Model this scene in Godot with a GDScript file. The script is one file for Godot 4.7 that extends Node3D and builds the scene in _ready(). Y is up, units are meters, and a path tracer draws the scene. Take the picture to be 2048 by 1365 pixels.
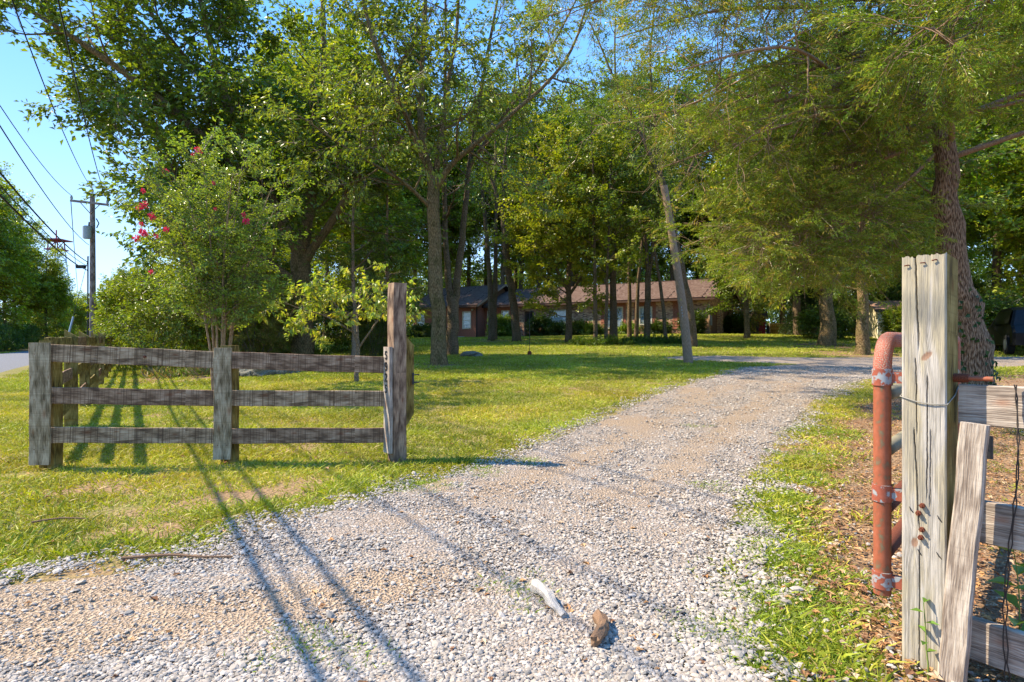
extends Node3D
# Board fence, gate posts, gravel drive, brick house under trees. x right, y up, metres; d is the distance ahead (z = -d).

var rng := RandomNumberGenerator.new()
var taken := {}
var M := {}
var LEAF := {}
var EYE := 1.22
var fnoise := FastNoiseLite.new()

func _ready() -> void:
	rng.seed = 20240917
	# ---- camera
	var cam := Camera3D.new()
	cam.name = "camera"
	cam.fov = 59.26
	cam.far = 1500.0
	cam.near = 0.05
	cam.position = Vector3(0, EYE, 0)
	add_child(cam)
	cam.current = true
	# ---- sky
	var env := Environment.new()
	env.background_mode = Environment.BG_SKY
	var sm := ProceduralSkyMaterial.new()
	sm.sky_top_color = Color(0.26, 0.485, 0.75)
	sm.sky_horizon_color = Color(0.66, 0.77, 0.84)
	sm.sky_curve = 0.16
	sm.ground_bottom_color = Color(0.32, 0.34, 0.26)
	sm.ground_horizon_color = Color(0.6, 0.66, 0.66)
	sm.sun_angle_max = 2.0
	sm.sky_energy_multiplier = 1.0
	var sky := Sky.new()
	sky.sky_material = sm
	env.sky = sky
	env.tonemap_mode = Environment.TONE_MAPPER_LINEAR
	env.tonemap_exposure = 3.15
	env.sdfgi_enabled = true
	env.ssao_enabled = true
	env.ssil_enabled = true
	var we := WorldEnvironment.new()
	we.name = "world_environment"
	we.environment = env
	add_child(we)
	# ---- sun: from the left, a little beyond the fence line
	var sun := DirectionalLight3D.new()
	sun.name = "sun"
	sun.light_energy = 1.12
	sun.light_color = Color(1.0, 0.945, 0.84)
	sun.light_angular_distance = 0.53
	sun.shadow_enabled = true
	sun.basis = Basis.looking_at(-Vector3(-0.66, 0.735, -0.10).normalized(), Vector3.UP)
	add_child(sun)
	fnoise.noise_type = FastNoiseLite.TYPE_SIMPLEX
	fnoise.frequency = 1.0
	fnoise.seed = 7
	make_materials()
	make_leaves()
	build_ground()
	build_road_and_drive()
	build_house()
	build_yard_things()
	build_front_fence()
	build_road_fence()
	build_left_gate_post()
	build_right_side()
	build_power()
	build_trees()
	build_background_trees()
	build_shrubs()
	build_ground_cover()

# ------------------------------------------------------------------ small helpers
func rf(a: float, b: float) -> float:
	return rng.randf_range(a, b)

func rdir() -> Vector3:
	return Vector3(rf(-1, 1), rf(-1, 1), rf(-1, 1)).normalized()

func nz(x: float, y: float, f: float) -> float:
	return fnoise.get_noise_2d(x * f, y * f)

func smooth(a: float, b: float, v: float) -> float:
	return smoothstep(a, b, v)

func gh(x: float, d: float) -> float:
	var s := x + 0.88 + 0.63 * d
	var ramp := 0.043 * maxf(0.0, minf(d, 36.0) - 6.0) + 0.012 * maxf(0.0, minf(d, 50.0) - 36.0) + 0.02 * maxf(0.0, d - 62.0)
	var w := 0.12 + 0.88 * smoothstep(-1.0, 5.5, s)
	return ramp * w + 0.33 * exp(-((x - 14.0) * (x - 14.0) + (d - 44.0) * (d - 44.0)) / 160.0)

func P(x: float, d: float, h := 0.0) -> Vector3:
	return Vector3(x, gh(x, d) + h, -d)

func lin(r: float, g: float, b: float) -> Color:
	return Color(r, g, b).linear_to_srgb()

func numbered(called: String) -> String:
	if not taken.has(called):
		taken[called] = 0
		return called
	taken[called] += 1
	return "%s_%03d" % [called, taken[called]]

func tag(o: Node, label: String, category: String, group := "") -> Node:
	o.set_meta("label", label)
	o.set_meta("category", category)
	if group != "":
		o.set_meta("group", group)
	return o

func thing(called: String, label: String, category: String, at := Vector3.ZERO, turn := 0.0, group := "") -> Node3D:
	var o := Node3D.new()
	o.name = numbered(called)
	add_child(o)
	o.position = at
	o.rotation.y = turn
	tag(o, label, category, group)
	return o

func part(called: String, mesh: Mesh, mat: Material, parent: Node, at := Vector3.ZERO, turn := Vector3.ZERO) -> MeshInstance3D:
	var o := MeshInstance3D.new()
	o.name = called if parent != self else numbered(called)
	o.mesh = mesh
	o.material_override = mat
	parent.add_child(o, true)
	o.position = at
	o.rotation = turn
	return o

func structure(called: String, mesh: Mesh, mat: Material) -> MeshInstance3D:
	var o := part(called, mesh, mat, self)
	o.set_meta("kind", "structure")
	return o

func scatter(called: String, mesh: Mesh, mat: Material, parent: Node, where: Array, tint: PackedColorArray) -> MultiMeshInstance3D:
	if where.is_empty():
		return null
	var mm := MultiMesh.new()
	mm.transform_format = MultiMesh.TRANSFORM_3D
	mm.use_colors = true
	mm.mesh = mesh
	mm.instance_count = where.size()
	for i in where.size():
		mm.set_instance_transform(i, where[i])
		mm.set_instance_color(i, tint[i])
	var o := MultiMeshInstance3D.new()
	o.name = called if parent != self else numbered(called)
	o.multimesh = mm
	o.material_override = mat
	o.set_meta("kind", "stuff")
	parent.add_child(o, true)
	return o

# ------------------------------------------------------------------ mesh collector
class MB:
	var v := PackedVector3Array()
	var n := PackedVector3Array()
	var c := PackedColorArray()
	var u := PackedVector2Array()
	var i := PackedInt32Array()
	var col := Color.WHITE
	var flat := false   # no stored normals: every face keeps its own

	func vert(p: Vector3, nn: Vector3, uv := Vector2.ZERO) -> int:
		v.append(p)
		n.append(nn)
		c.append(col)
		u.append(uv)
		return v.size() - 1

	# corners run clockwise seen from outside
	func quad(a: Vector3, b: Vector3, cc: Vector3, d: Vector3, uva := Vector2.ZERO, uvc := Vector2.ONE) -> void:
		var nn := (cc - a).cross(b - a) if (cc - a).cross(b - a).length_squared() > 1e-14 else (d - a).cross(cc - a)
		nn = nn.normalized()
		var k := vert(a, nn, uva)
		vert(b, nn, Vector2(uvc.x, uva.y))
		vert(cc, nn, uvc)
		vert(d, nn, Vector2(uva.x, uvc.y))
		i.append_array(PackedInt32Array([k, k + 1, k + 2, k, k + 2, k + 3]))

	func tri(a: Vector3, b: Vector3, cc: Vector3) -> void:
		var nn := (cc - a).cross(b - a).normalized()
		var k := vert(a, nn, Vector2(a.x, a.y))
		vert(b, nn, Vector2(b.x, b.y))
		vert(cc, nn, Vector2(cc.x, cc.y))
		i.append_array(PackedInt32Array([k, k + 1, k + 2]))

	# box between two corners, turned by basis b about its centre
	func box(lo: Vector3, hi: Vector3, t := Transform3D.IDENTITY) -> void:
		var p := []
		for k in 8:
			p.append(t * Vector3(hi.x if k & 1 else lo.x, hi.y if k & 2 else lo.y, hi.z if k & 4 else lo.z))
		var s := hi - lo
		quad(p[6], p[7], p[5], p[4], Vector2(0, 0), Vector2(s.x, s.y))
		quad(p[3], p[2], p[0], p[1], Vector2(0, 0), Vector2(s.x, s.y))
		quad(p[7], p[3], p[1], p[5], Vector2(0, 0), Vector2(s.z, s.y))
		quad(p[2], p[6], p[4], p[0], Vector2(0, 0), Vector2(s.z, s.y))
		quad(p[2], p[3], p[7], p[6], Vector2(0, 0), Vector2(s.x, s.z))
		quad(p[4], p[5], p[1], p[0], Vector2(0, 0), Vector2(s.x, s.z))

	func tube(pts: PackedVector3Array, rad: PackedFloat32Array, sides: int, closed := true) -> void:
		var m := pts.size()
		if m < 2:
			return
		var t := (pts[1] - pts[0]).normalized()
		var ax := t.cross(Vector3.UP if absf(t.y) < 0.95 else Vector3.RIGHT).normalized()
		var base := v.size()
		var along := 0.0
		for k in m:
			if k > 0:
				along += pts[k].distance_to(pts[k - 1])
			if k < m - 1:
				var t2 := pts[k + 1] - pts[k]
				if k > 0:
					t2 = t2.normalized() + (pts[k] - pts[k - 1]).normalized()
				if t2.length_squared() > 1e-12:
					t = t2.normalized()
			else:
				t = (pts[k] - pts[k - 1]).normalized()
			ax = (ax - t * ax.dot(t)).normalized()
			var ay := t.cross(ax)
			for s in sides + 1:
				var a := TAU * s / sides
				var nn := ax * cos(a) + ay * sin(a)
				vert(pts[k] + nn * rad[k], nn, Vector2(rad[0] * a, along))
		for k in m - 1:
			for s in sides:
				var a := base + k * (sides + 1) + s
				var b := a + 1
				var d := a + sides + 1
				i.append_array(PackedInt32Array([a, d + 1, b, a, d, d + 1]))
		if closed:
			for e in 2:
				var row := base + (0 if e == 0 else (m - 1) * (sides + 1))
				var nn := (pts[0] - pts[1]).normalized() if e == 0 else (pts[m - 1] - pts[m - 2]).normalized()
				var mid := vert(pts[0] if e == 0 else pts[m - 1], nn)
				var first := v.size()
				for s in sides + 1:
					vert(v[row + s], nn)
				for s in sides:
					if e == 0:
						i.append_array(PackedInt32Array([mid, first + s, first + s + 1]))
					else:
						i.append_array(PackedInt32Array([mid, first + s + 1, first + s]))

	# profile (in x,z, counter-clockwise seen from above) swept up y through the given heights, each with scale and shift
	func post(prof: PackedVector2Array, ys: PackedFloat32Array, shift: PackedVector2Array) -> void:
		var m := prof.size()
		for k in ys.size() - 1:
			var run := 0.0
			for s in m:
				var p0 := prof[s]
				var p1 := prof[(s + 1) % m]
				var w := p0.distance_to(p1)
				var a := Vector3(p0.x + shift[k + 1].x, ys[k + 1], p0.y + shift[k + 1].y)
				var b := Vector3(p1.x + shift[k + 1].x, ys[k + 1], p1.y + shift[k + 1].y)
				var cc := Vector3(p1.x + shift[k].x, ys[k], p1.y + shift[k].y)
				var d := Vector3(p0.x + shift[k].x, ys[k], p0.y + shift[k].y)
				quad(a, b, cc, d, Vector2(run, ys[k + 1]), Vector2(run + w, ys[k]))
				run += w
		for e in 2:
			var y := ys[ys.size() - 1] if e == 0 else ys[0]
			var sh := shift[ys.size() - 1] if e == 0 else shift[0]
			var k0 := v.size()
			var nn := Vector3.UP if e == 0 else Vector3.DOWN
			for s in m:
				vert(Vector3(prof[s].x + sh.x, y, prof[s].y + sh.y), nn, prof[s])
			for s in m - 2:
				if e == 0:
					i.append_array(PackedInt32Array([k0, k0 + s + 2, k0 + s + 1]))
				else:
					i.append_array(PackedInt32Array([k0, k0 + s + 1, k0 + s + 2]))

	func done() -> ArrayMesh:
		var a := []
		a.resize(Mesh.ARRAY_MAX)
		a[Mesh.ARRAY_VERTEX] = v
		if not flat:
			a[Mesh.ARRAY_NORMAL] = n
		a[Mesh.ARRAY_COLOR] = c
		a[Mesh.ARRAY_TEX_UV] = u
		a[Mesh.ARRAY_INDEX] = i
		var m := ArrayMesh.new()
		m.add_surface_from_arrays(Mesh.PRIMITIVE_TRIANGLES, a)
		return m

func box_mesh(lo: Vector3, hi: Vector3) -> ArrayMesh:
	var b := MB.new()
	b.box(lo, hi)
	return b.done()

func chamfered(w: float, t: float, ch: float) -> PackedVector2Array:
	# rectangle w (x) by t (z) with cut corners; order so that faces turn outwards
	var a := w / 2.0
	var b := t / 2.0
	return PackedVector2Array([Vector2(a, b - ch), Vector2(a, -b + ch), Vector2(a - ch, -b), Vector2(-a + ch, -b), Vector2(-a, -b + ch), Vector2(-a, b - ch), Vector2(-a + ch, b), Vector2(a - ch, b)])

# a sawn board or post: length along y from 0, a little crooked
func board(w: float, t: float, length: float, ch := 0.004, wob := 0.004, seg := 6) -> ArrayMesh:
	var b := MB.new()
	var ys := PackedFloat32Array()
	var sh := PackedVector2Array()
	var ph := rf(0, 100)
	for k in seg + 1:
		ys.append(length * k / seg)
		sh.append(Vector2(nz(ph, k * 0.35, 1.0), nz(ph + 50, k * 0.35, 1.0)) * wob)
	b.post(chamfered(w, t, ch), ys, sh)
	return b.done()

func tube_mesh(pts: Array, r: float, sides := 8) -> ArrayMesh:
	var b := MB.new()
	var rad := PackedFloat32Array()
	rad.resize(pts.size())
	rad.fill(r)
	b.tube(PackedVector3Array(pts), rad, sides)
	return b.done()

# smooth curve through the given points
func curve(pts: Array, n: int) -> PackedVector3Array:
	var out := PackedVector3Array()
	var m := pts.size()
	for k in n + 1:
		var f := float(k) / n * (m - 1)
		var i0 := mini(int(f), m - 2)
		var p0: Vector3 = pts[maxi(i0 - 1, 0)]
		var p1: Vector3 = pts[i0]
		var p2: Vector3 = pts[i0 + 1]
		var p3: Vector3 = pts[mini(i0 + 2, m - 1)]
		out.append(p1.cubic_interpolate(p2, p0, p3, f - i0))
	return out

# ------------------------------------------------------------------ materials
func noise_tex(size: int, freq: float, kind: int, ramp: Array, octaves := 4, sd := 1, cell_ret := -1) -> NoiseTexture2D:
	var f := FastNoiseLite.new()
	f.noise_type = kind
	f.frequency = freq
	f.fractal_octaves = octaves
	f.seed = sd
	if cell_ret >= 0:
		f.cellular_return_type = cell_ret
	var t := NoiseTexture2D.new()
	t.width = size
	t.height = size
	t.seamless = true
	t.noise = f
	if ramp.size() > 0:
		var g := Gradient.new()
		var offs := PackedFloat32Array()
		var cols := PackedColorArray()
		for r in ramp:
			offs.append(r[0])
			cols.append(r[1])
		g.offsets = offs
		g.colors = cols
		t.color_ramp = g
	return t

func mat(called: String, albedo: Color, rough := 0.85, spec := 0.4) -> StandardMaterial3D:
	var m := StandardMaterial3D.new()
	m.resource_name = called
	m.albedo_color = albedo
	m.roughness = rough
	m.metallic_specular = spec
	M[called] = m
	return m

func noisy(called: String, ramp: Array, scale: Vector3, freq := 0.02, rough := 0.9, height := 0.0, kind := FastNoiseLite.TYPE_SIMPLEX_SMOOTH, oct := 5, sd := 1, world := false) -> StandardMaterial3D:
	var m := mat(called, Color.WHITE, rough, 0.35)
	m.albedo_texture = noise_tex(512, freq, kind, ramp, oct, sd)
	m.uv1_triplanar = true
	m.uv1_world_triplanar = world
	m.uv1_triplanar_sharpness = 4.0
	m.uv1_scale = scale
	if height > 0.0:
		m.heightmap_enabled = true
		m.heightmap_texture = noise_tex(512, freq, kind, [], oct, sd)
		m.heightmap_scale = height
	return m

func second_layer(m: StandardMaterial3D, ramp: Array, scale: Vector3, freq: float, sd: int) -> void:
	m.detail_enabled = true
	m.detail_blend_mode = BaseMaterial3D.BLEND_MODE_MUL
	m.detail_uv_layer = BaseMaterial3D.DETAIL_UV_2
	m.detail_albedo = noise_tex(256, freq, FastNoiseLite.TYPE_SIMPLEX_SMOOTH, ramp, 4, sd)
	m.uv2_triplanar = true
	m.uv2_scale = scale
	m.uv2_triplanar_sharpness = 4.0

# rough sawn board: length along v, cross saw marks, dark stains, knots
func sawn_textures(sd: int, dark: Color, mid: Color, pale: Color, marks: float) -> Array:
	var w := 128
	var h := 1024
	var im := Image.create(w, h, false, Image.FORMAT_RGB8)
	var hm := Image.create(w, h, false, Image.FORMAT_L8)
	var f := FastNoiseLite.new()
	f.seed = sd
	f.frequency = 1.0
	f.noise_type = FastNoiseLite.TYPE_SIMPLEX
	f.fractal_octaves = 3
	var saw := PackedFloat32Array()
	for y in h:
		saw.append(maxf(0.0, f.get_noise_2d(y * 0.055, 77.0) * 1.6 + f.get_noise_2d(y * 0.16, 7.0) * 0.6 + 0.05) * (0.4 + 0.6 * absf(f.get_noise_2d(y * 0.012, 31.0)) * 2.0))
	var knots := []
	for k in 3:
		knots.append(Vector3(w * (0.25 + 0.5 * fposmod(sin(sd * 12.9 + k * 7.7) * 437.5, 1.0)), h * fposmod(sin(sd * 3.1 + k * 5.3) * 91.7, 1.0), 7.0 + 5.0 * k))
	for y in h:
		for x in w:
			var warp := 0.0
			var kn := 0.0
			for q in knots:
				var dx: float = x - q.x
				var dy: float = (y - q.y) * 0.45
				var r2: float = (dx * dx + dy * dy) / (q.z * q.z)
				warp += signf(dx) * exp(-r2 * 0.35) * 5.0
				kn = maxf(kn, exp(-r2 * 1.6))
			var g := f.get_noise_2d((x + warp) * 0.16, y * 0.006)
			var g2 := f.get_noise_2d(x * 0.5 + 40.0, y * 0.02)
			var stain := f.get_noise_2d(x * 0.011 + 9.0, y * 0.004 + 5.0)
			var t := clampf(0.5 + 0.42 * g + 0.22 * g2 + 0.5 * stain, 0.0, 1.0)
			var c := dark.lerp(mid, clampf(t * 2.0, 0, 1)).lerp(pale, clampf(t * 2.0 - 1.0, 0, 1))
			var s := saw[y] * marks * (0.6 + 0.4 * g2)
			c = c.lerp(dark, clampf(s, 0.0, 0.75))
			c = c.lerp(Color(dark.r * 1.2, dark.g * 0.8, dark.b * 0.6), kn * 0.45)
			im.set_pixel(x, y, c)
			hm.set_pixel(x, y, Color.from_hsv(0, 0, clampf(0.55 + 0.3 * g + 0.2 * g2 - 0.45 * s - 0.2 * kn, 0, 1)))
	return [ImageTexture.create_from_image(im), ImageTexture.create_from_image(hm)]

func sawn(called: String, sd: int, dark: Color, mid: Color, pale: Color, marks := 1.0, sc := 1.0) -> StandardMaterial3D:
	var t := sawn_textures(sd, dark, mid, pale, marks)
	var m := mat(called, Color.WHITE, 0.9, 0.3)
	m.albedo_texture = t[0]
	m.uv1_scale = Vector3(6.5 * sc, 0.8 * sc, 1)
	m.heightmap_enabled = true
	m.heightmap_texture = t[1]
	m.heightmap_scale = 0.25
	return m

func brick_texture() -> ImageTexture:
	var w := 512
	var h := 512
	var im := Image.create(w, h, false, Image.FORMAT_RGB8)
	im.fill(Color(0.60, 0.55, 0.49))
	var r := RandomNumberGenerator.new()
	r.seed = 5
	for row in 16:
		for k in 8:
			var tone := r.randf()
			var c := Color(0.60, 0.42, 0.31).lerp(Color(0.82, 0.66, 0.50), tone)
			if r.randf() < 0.2:
				c = Color(0.50, 0.32, 0.24)
			im.fill_rect(Rect2i((k * 64 + (32 if row % 2 else 0) + 2) % 512, row * 32 + 3, 60, 26), c)
	for q in 5000:
		var p := Vector2i(r.randi() % w, r.randi() % h)
		im.set_pixelv(p, im.get_pixelv(p).darkened(r.randf() * 0.3))
	return ImageTexture.create_from_image(im)

func shingle_texture() -> ImageTexture:
	var w := 512
	var h := 512
	var im := Image.create(w, h, false, Image.FORMAT_RGB8)
	var r := RandomNumberGenerator.new()
	r.seed = 9
	for row in 16:
		for k in 16:
			var v := r.randf_range(-0.05, 0.05)
			im.fill_rect(Rect2i((k * 32 + row * 13) % 512, row * 32, 32, 32), Color(0.40 + v, 0.32 + v, 0.28 + v))
		im.fill_rect(Rect2i(0, row * 32, 512, 4), Color(0.22, 0.17, 0.15))
	for q in 22000:
		var p := Vector2i(r.randi() % w, r.randi() % h)
		im.set_pixelv(p, im.get_pixelv(p).lightened(r.randf() * 0.2) if r.randf() < 0.5 else im.get_pixelv(p).darkened(r.randf() * 0.35))
	return ImageTexture.create_from_image(im)

func make_materials() -> void:
	# weathered timber
	sawn("fence_board", 11, Color(0.32, 0.25, 0.185), Color(0.60, 0.50, 0.39), Color(0.74, 0.645, 0.53), 1.0)
	sawn("fence_board_dark", 23, Color(0.30, 0.225, 0.17), Color(0.55, 0.44, 0.345), Color(0.69, 0.585, 0.485), 0.9)
	sawn("fence_post", 37, Color(0.35, 0.295, 0.21), Color(0.60, 0.525, 0.41), Color(0.74, 0.665, 0.55), 0.35)
	sawn("mossy_post", 41, Color(0.28, 0.225, 0.10), Color(0.47, 0.40, 0.20), Color(0.60, 0.53, 0.32), 0.25)
	sawn("gate_post_wood", 53, Color(0.32, 0.26, 0.235), Color(0.53, 0.455, 0.41), Color(0.68, 0.61, 0.55), 0.12)
	sawn("pale_board", 67, Color(0.44, 0.385, 0.34), Color(0.63, 0.57, 0.51), Color(0.75, 0.70, 0.64), 0.15)
	sawn("pole_wood", 71, Color(0.30, 0.26, 0.24), Color(0.50, 0.45, 0.42), Color(0.64, 0.59, 0.56), 0.05, 0.5)
	# bark
	var bk := FastNoiseLite.TYPE_SIMPLEX_SMOOTH
	var b := noisy("oak_bark", [[0.0, Color(0.22, 0.18, 0.13)], [0.40, Color(0.45, 0.39, 0.295)], [0.60, Color(0.60, 0.535, 0.42)], [1.0, Color(0.71, 0.66, 0.55)]], Vector3(3.0, 0.55, 3.0), 0.03, 0.95, 4.0, bk, 5, 3)
	second_layer(b, [[0.0, Color(0.72, 0.78, 0.62)], [0.5, Color(1, 1, 1)], [1.0, Color(1, 0.97, 0.92)]], Vector3(0.5, 0.3, 0.5), 0.02, 8)
	b = noisy("brown_bark", [[0.0, Color(0.18, 0.14, 0.10)], [0.42, Color(0.39, 0.32, 0.24)], [0.62, Color(0.53, 0.45, 0.35)], [1.0, Color(0.64, 0.565, 0.46)]], Vector3(3.6, 0.8, 3.6), 0.03, 0.95, 4.0, bk, 5, 5)
	second_layer(b, [[0.0, Color(0.70, 0.76, 0.55)], [0.5, Color(1, 1, 1)], [1.0, Color(1, 0.96, 0.9)]], Vector3(0.6, 0.3, 0.6), 0.02, 9)
	noisy("twig_bark", [[0.0, Color(0.32, 0.27, 0.21)], [1.0, Color(0.60, 0.53, 0.45)]], Vector3(2, 1, 2), 0.04, 0.95)
	noisy("myrtle_bark", [[0.0, Color(0.44, 0.33, 0.235)], [0.5, Color(0.61, 0.49, 0.375)], [1.0, Color(0.73, 0.635, 0.52)]], Vector3(2.4, 0.6, 2.4), 0.03, 0.7)
	noisy("cedar_twig", [[0.0, Color(0.42, 0.32, 0.24)], [1.0, Color(0.72, 0.61, 0.50)]], Vector3(3, 1, 3), 0.03, 0.9)
	noisy("cedar_bark", [[0.0, Color(0.16, 0.11, 0.075)], [0.36, Color(0.42, 0.315, 0.235)], [0.58, Color(0.64, 0.52, 0.41)], [1.0, Color(0.78, 0.68, 0.57)]], Vector3(5.0, 0.8, 5.0), 0.02, 0.95, 3.0, bk, 4, 13)
	# plants: colour from the leaves themselves
	var lf := mat("leaf", Color.WHITE, 0.38, 0.5)
	lf.vertex_color_use_as_albedo = true
	lf.backlight_enabled = true
	lf.backlight = Color(0.93, 0.95, 0.55)
	var gr := mat("grass", Color.WHITE, 0.55, 0.35)
	gr.vertex_color_use_as_albedo = true
	gr.backlight_enabled = true
	gr.backlight = Color(0.82, 0.83, 0.45)
	var dry := mat("dry", Color.WHITE, 0.85, 0.25)
	dry.vertex_color_use_as_albedo = true
	var pet := mat("petal", Color.WHITE, 0.6, 0.3)
	pet.vertex_color_use_as_albedo = true
	pet.backlight_enabled = true
	pet.backlight = Color(0.7, 0.5, 0.55)
	var st := mat("stone", Color.WHITE, 0.9, 0.35)
	st.vertex_color_use_as_albedo = true
	# ground
	var g := noisy("soil", [[0.0, Color(0.62, 0.58, 0.55)], [0.5, Color(0.86, 0.84, 0.81)], [1.0, Color(1, 1, 1)]], Vector3(0.9, 0.9, 0.9), 0.045, 1.0, 1.6, FastNoiseLite.TYPE_SIMPLEX_SMOOTH, 6, 21, true)
	g.vertex_color_use_as_albedo = true
	var dv := noisy("gravel_bed", [[0.0, Color(0.36, 0.33, 0.31)], [0.35, Color(0.60, 0.565, 0.53)], [0.6, Color(0.74, 0.70, 0.665)], [1.0, Color(0.85, 0.82, 0.79)]], Vector3(1.3, 1.3, 1.3), 0.09, 1.0, 2.2, FastNoiseLite.TYPE_CELLULAR, 3, 33, true)
	dv.vertex_color_use_as_albedo = true
	noisy("asphalt", [[0.0, Color(0.30, 0.30, 0.32)], [0.5, Color(0.42, 0.42, 0.435)], [1.0, Color(0.53, 0.53, 0.54)]], Vector3(0.8, 0.8, 0.8), 0.08, 0.95, 0.3, FastNoiseLite.TYPE_SIMPLEX, 5, 41, true)
	# house
	var br := mat("brick", Color.WHITE, 0.92, 0.25)
	br.albedo_texture = brick_texture()
	br.uv1_triplanar = true
	br.uv1_scale = Vector3(0.6, 0.72, 0.6)
	var sh := mat("shingle", Color.WHITE, 0.95, 0.25)
	sh.albedo_texture = shingle_texture()
	sh.uv1_scale = Vector3(0.4, 0.4, 1)
	noisy("red_siding", [[0.0, Color(0.46, 0.27, 0.20)], [0.6, Color(0.60, 0.38, 0.29)], [1.0, Color(0.68, 0.46, 0.37)]], Vector3(0.5, 3, 0.5), 0.02, 0.85)
	noisy("brown_siding", [[0.0, Color(0.40, 0.275, 0.195)], [0.6, Color(0.53, 0.385, 0.285)], [1.0, Color(0.61, 0.465, 0.36)]], Vector3(0.5, 3, 0.5), 0.02, 0.85)
	noisy("brown_trim", [[0.0, Color(0.27, 0.19, 0.15)], [1.0, Color(0.37, 0.275, 0.225)]], Vector3(1, 1, 1), 0.03, 0.8)
	mat("cream_trim", Color(0.80, 0.76, 0.66), 0.6)
	mat("tan_trim", Color(0.66, 0.555, 0.45), 0.7)
	mat("curtain", Color(0.80, 0.80, 0.78), 0.95)
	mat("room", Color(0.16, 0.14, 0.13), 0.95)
	var gl := mat("pane", Color(0.75, 0.82, 0.84, 0.22), 0.03, 0.55)
	gl.transparency = BaseMaterial3D.TRANSPARENCY_ALPHA
	mat("screen", Color(0.20, 0.21, 0.21), 0.8)
	mat("grey_metal", Color(0.56, 0.58, 0.60), 0.45, 0.5).metallic = 0.6
	mat("dark_metal", Color(0.16, 0.155, 0.15), 0.55, 0.5)
	noisy("rust", [[0.0, Color(0.26, 0.125, 0.085)], [0.6, Color(0.44, 0.24, 0.165)], [1.0, Color(0.55, 0.34, 0.25)]], Vector3(20, 20, 20), 0.02, 0.9)
	mat("wire", Color(0.10, 0.10, 0.105), 0.6)
	mat("tie_wire", Color(0.55, 0.53, 0.49), 0.5)
	mat("old_wire", Color(0.23, 0.20, 0.18), 0.7)
	noisy("red_paint", [[0.0, Color(0.42, 0.42, 0.33)], [0.3, Color(0.50, 0.33, 0.24)], [0.42, Color(0.57, 0.315, 0.215)], [1.0, Color(0.63, 0.37, 0.27)]], Vector3(4, 2.5, 4), 0.016, 0.55, 0.0, FastNoiseLite.TYPE_SIMPLEX_SMOOTH, 5, 61)
	noisy("clamp_paint", [[0.0, Color(0.60, 0.61, 0.62)], [0.42, Color(0.56, 0.57, 0.575)], [0.5, Color(0.56, 0.29, 0.215)], [1.0, Color(0.62, 0.35, 0.27)]], Vector3(3.5, 3.5, 3.5), 0.014, 0.5, 0.0, FastNoiseLite.TYPE_SIMPLEX_SMOOTH, 4, 63)
	noisy("lichen_pipe", [[0.0, Color(0.68, 0.64, 0.57)], [0.45, Color(0.58, 0.47, 0.40)], [0.55, Color(0.66, 0.33, 0.26)], [1.0, Color(0.70, 0.36, 0.29)]], Vector3(14, 14, 14), 0.022, 0.9, 0.25, FastNoiseLite.TYPE_SIMPLEX_SMOOTH, 5, 65)
	noisy("rock", [[0.0, Color(0.27, 0.26, 0.22)], [0.5, Color(0.43, 0.42, 0.37)], [1.0, Color(0.58, 0.56, 0.51)]], Vector3(2, 2, 2), 0.03, 0.95, 1.0)
	noisy("dead_wood", [[0.0, Color(0.36, 0.27, 0.20)], [0.6, Color(0.55, 0.43, 0.33)], [1.0, Color(0.66, 0.55, 0.44)]], Vector3(30, 4, 30), 0.02, 0.95, 0.25)
	noisy("bleached_wood", [[0.0, Color(0.55, 0.51, 0.46)], [0.5, Color(0.75, 0.71, 0.66)], [1.0, Color(0.84, 0.81, 0.77)]], Vector3(30, 4, 30), 0.02, 0.95, 0.25)
	noisy("pale_pole", [[0.0, Color(0.40, 0.32, 0.25)], [0.5, Color(0.57, 0.475, 0.385)], [1.0, Color(0.68, 0.60, 0.51)]], Vector3(7, 0.5, 7), 0.03, 0.9, 0.3)
	mat("tower_red", Color(0.62, 0.27, 0.29), 0.7)
	mat("tower_white", Color(0.80, 0.82, 0.85), 0.7)
	mat("guy_guard", Color(0.52, 0.60, 0.68), 0.6)
	mat("transformer_grey", Color(0.62, 0.64, 0.64), 0.5)
	mat("shed_wall", Color(0.74, 0.69, 0.55), 0.8)
	mat("shed_trim", Color(0.86, 0.83, 0.74), 0.7)
	noisy("shed_roof", [[0.0, Color(0.53, 0.40, 0.33)], [1.0, Color(0.66, 0.53, 0.45)]], Vector3(1, 1, 1), 0.05, 0.95)
	mat("car_paint", Color(0.07, 0.07, 0.075), 0.45, 0.35)
	mat("car_glass", Color(0.06, 0.06, 0.065), 0.3, 0.35)
	mat("tyre", Color(0.10, 0.10, 0.10), 0.9)
	mat("digit", Color(0.055, 0.05, 0.055), 0.4, 0.5)
	mat("pink_tape", Color(0.82, 0.42, 0.20), 0.7)
	mat("barn_red", Color(0.60, 0.17, 0.12), 0.8)
	var wf := mat("worn_face", Color.WHITE, 0.95, 0.25)
	wf.vertex_color_use_as_albedo = true
	noisy("mossy_pipe", [[0.0, Color(0.42, 0.42, 0.33)], [0.5, Color(0.55, 0.52, 0.42)], [1.0, Color(0.63, 0.50, 0.41)]], Vector3(12, 12, 12), 0.02, 0.9)
	mat("dry_yellow", Color(0.72, 0.66, 0.30), 0.8)
	mat("stem_green", Color(0.42, 0.48, 0.22), 0.7)
	for w in ["oak_bark", "gate_post_wood"]:
		M[w].albedo_color = Color(1.0, 0.95, 0.86)

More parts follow.
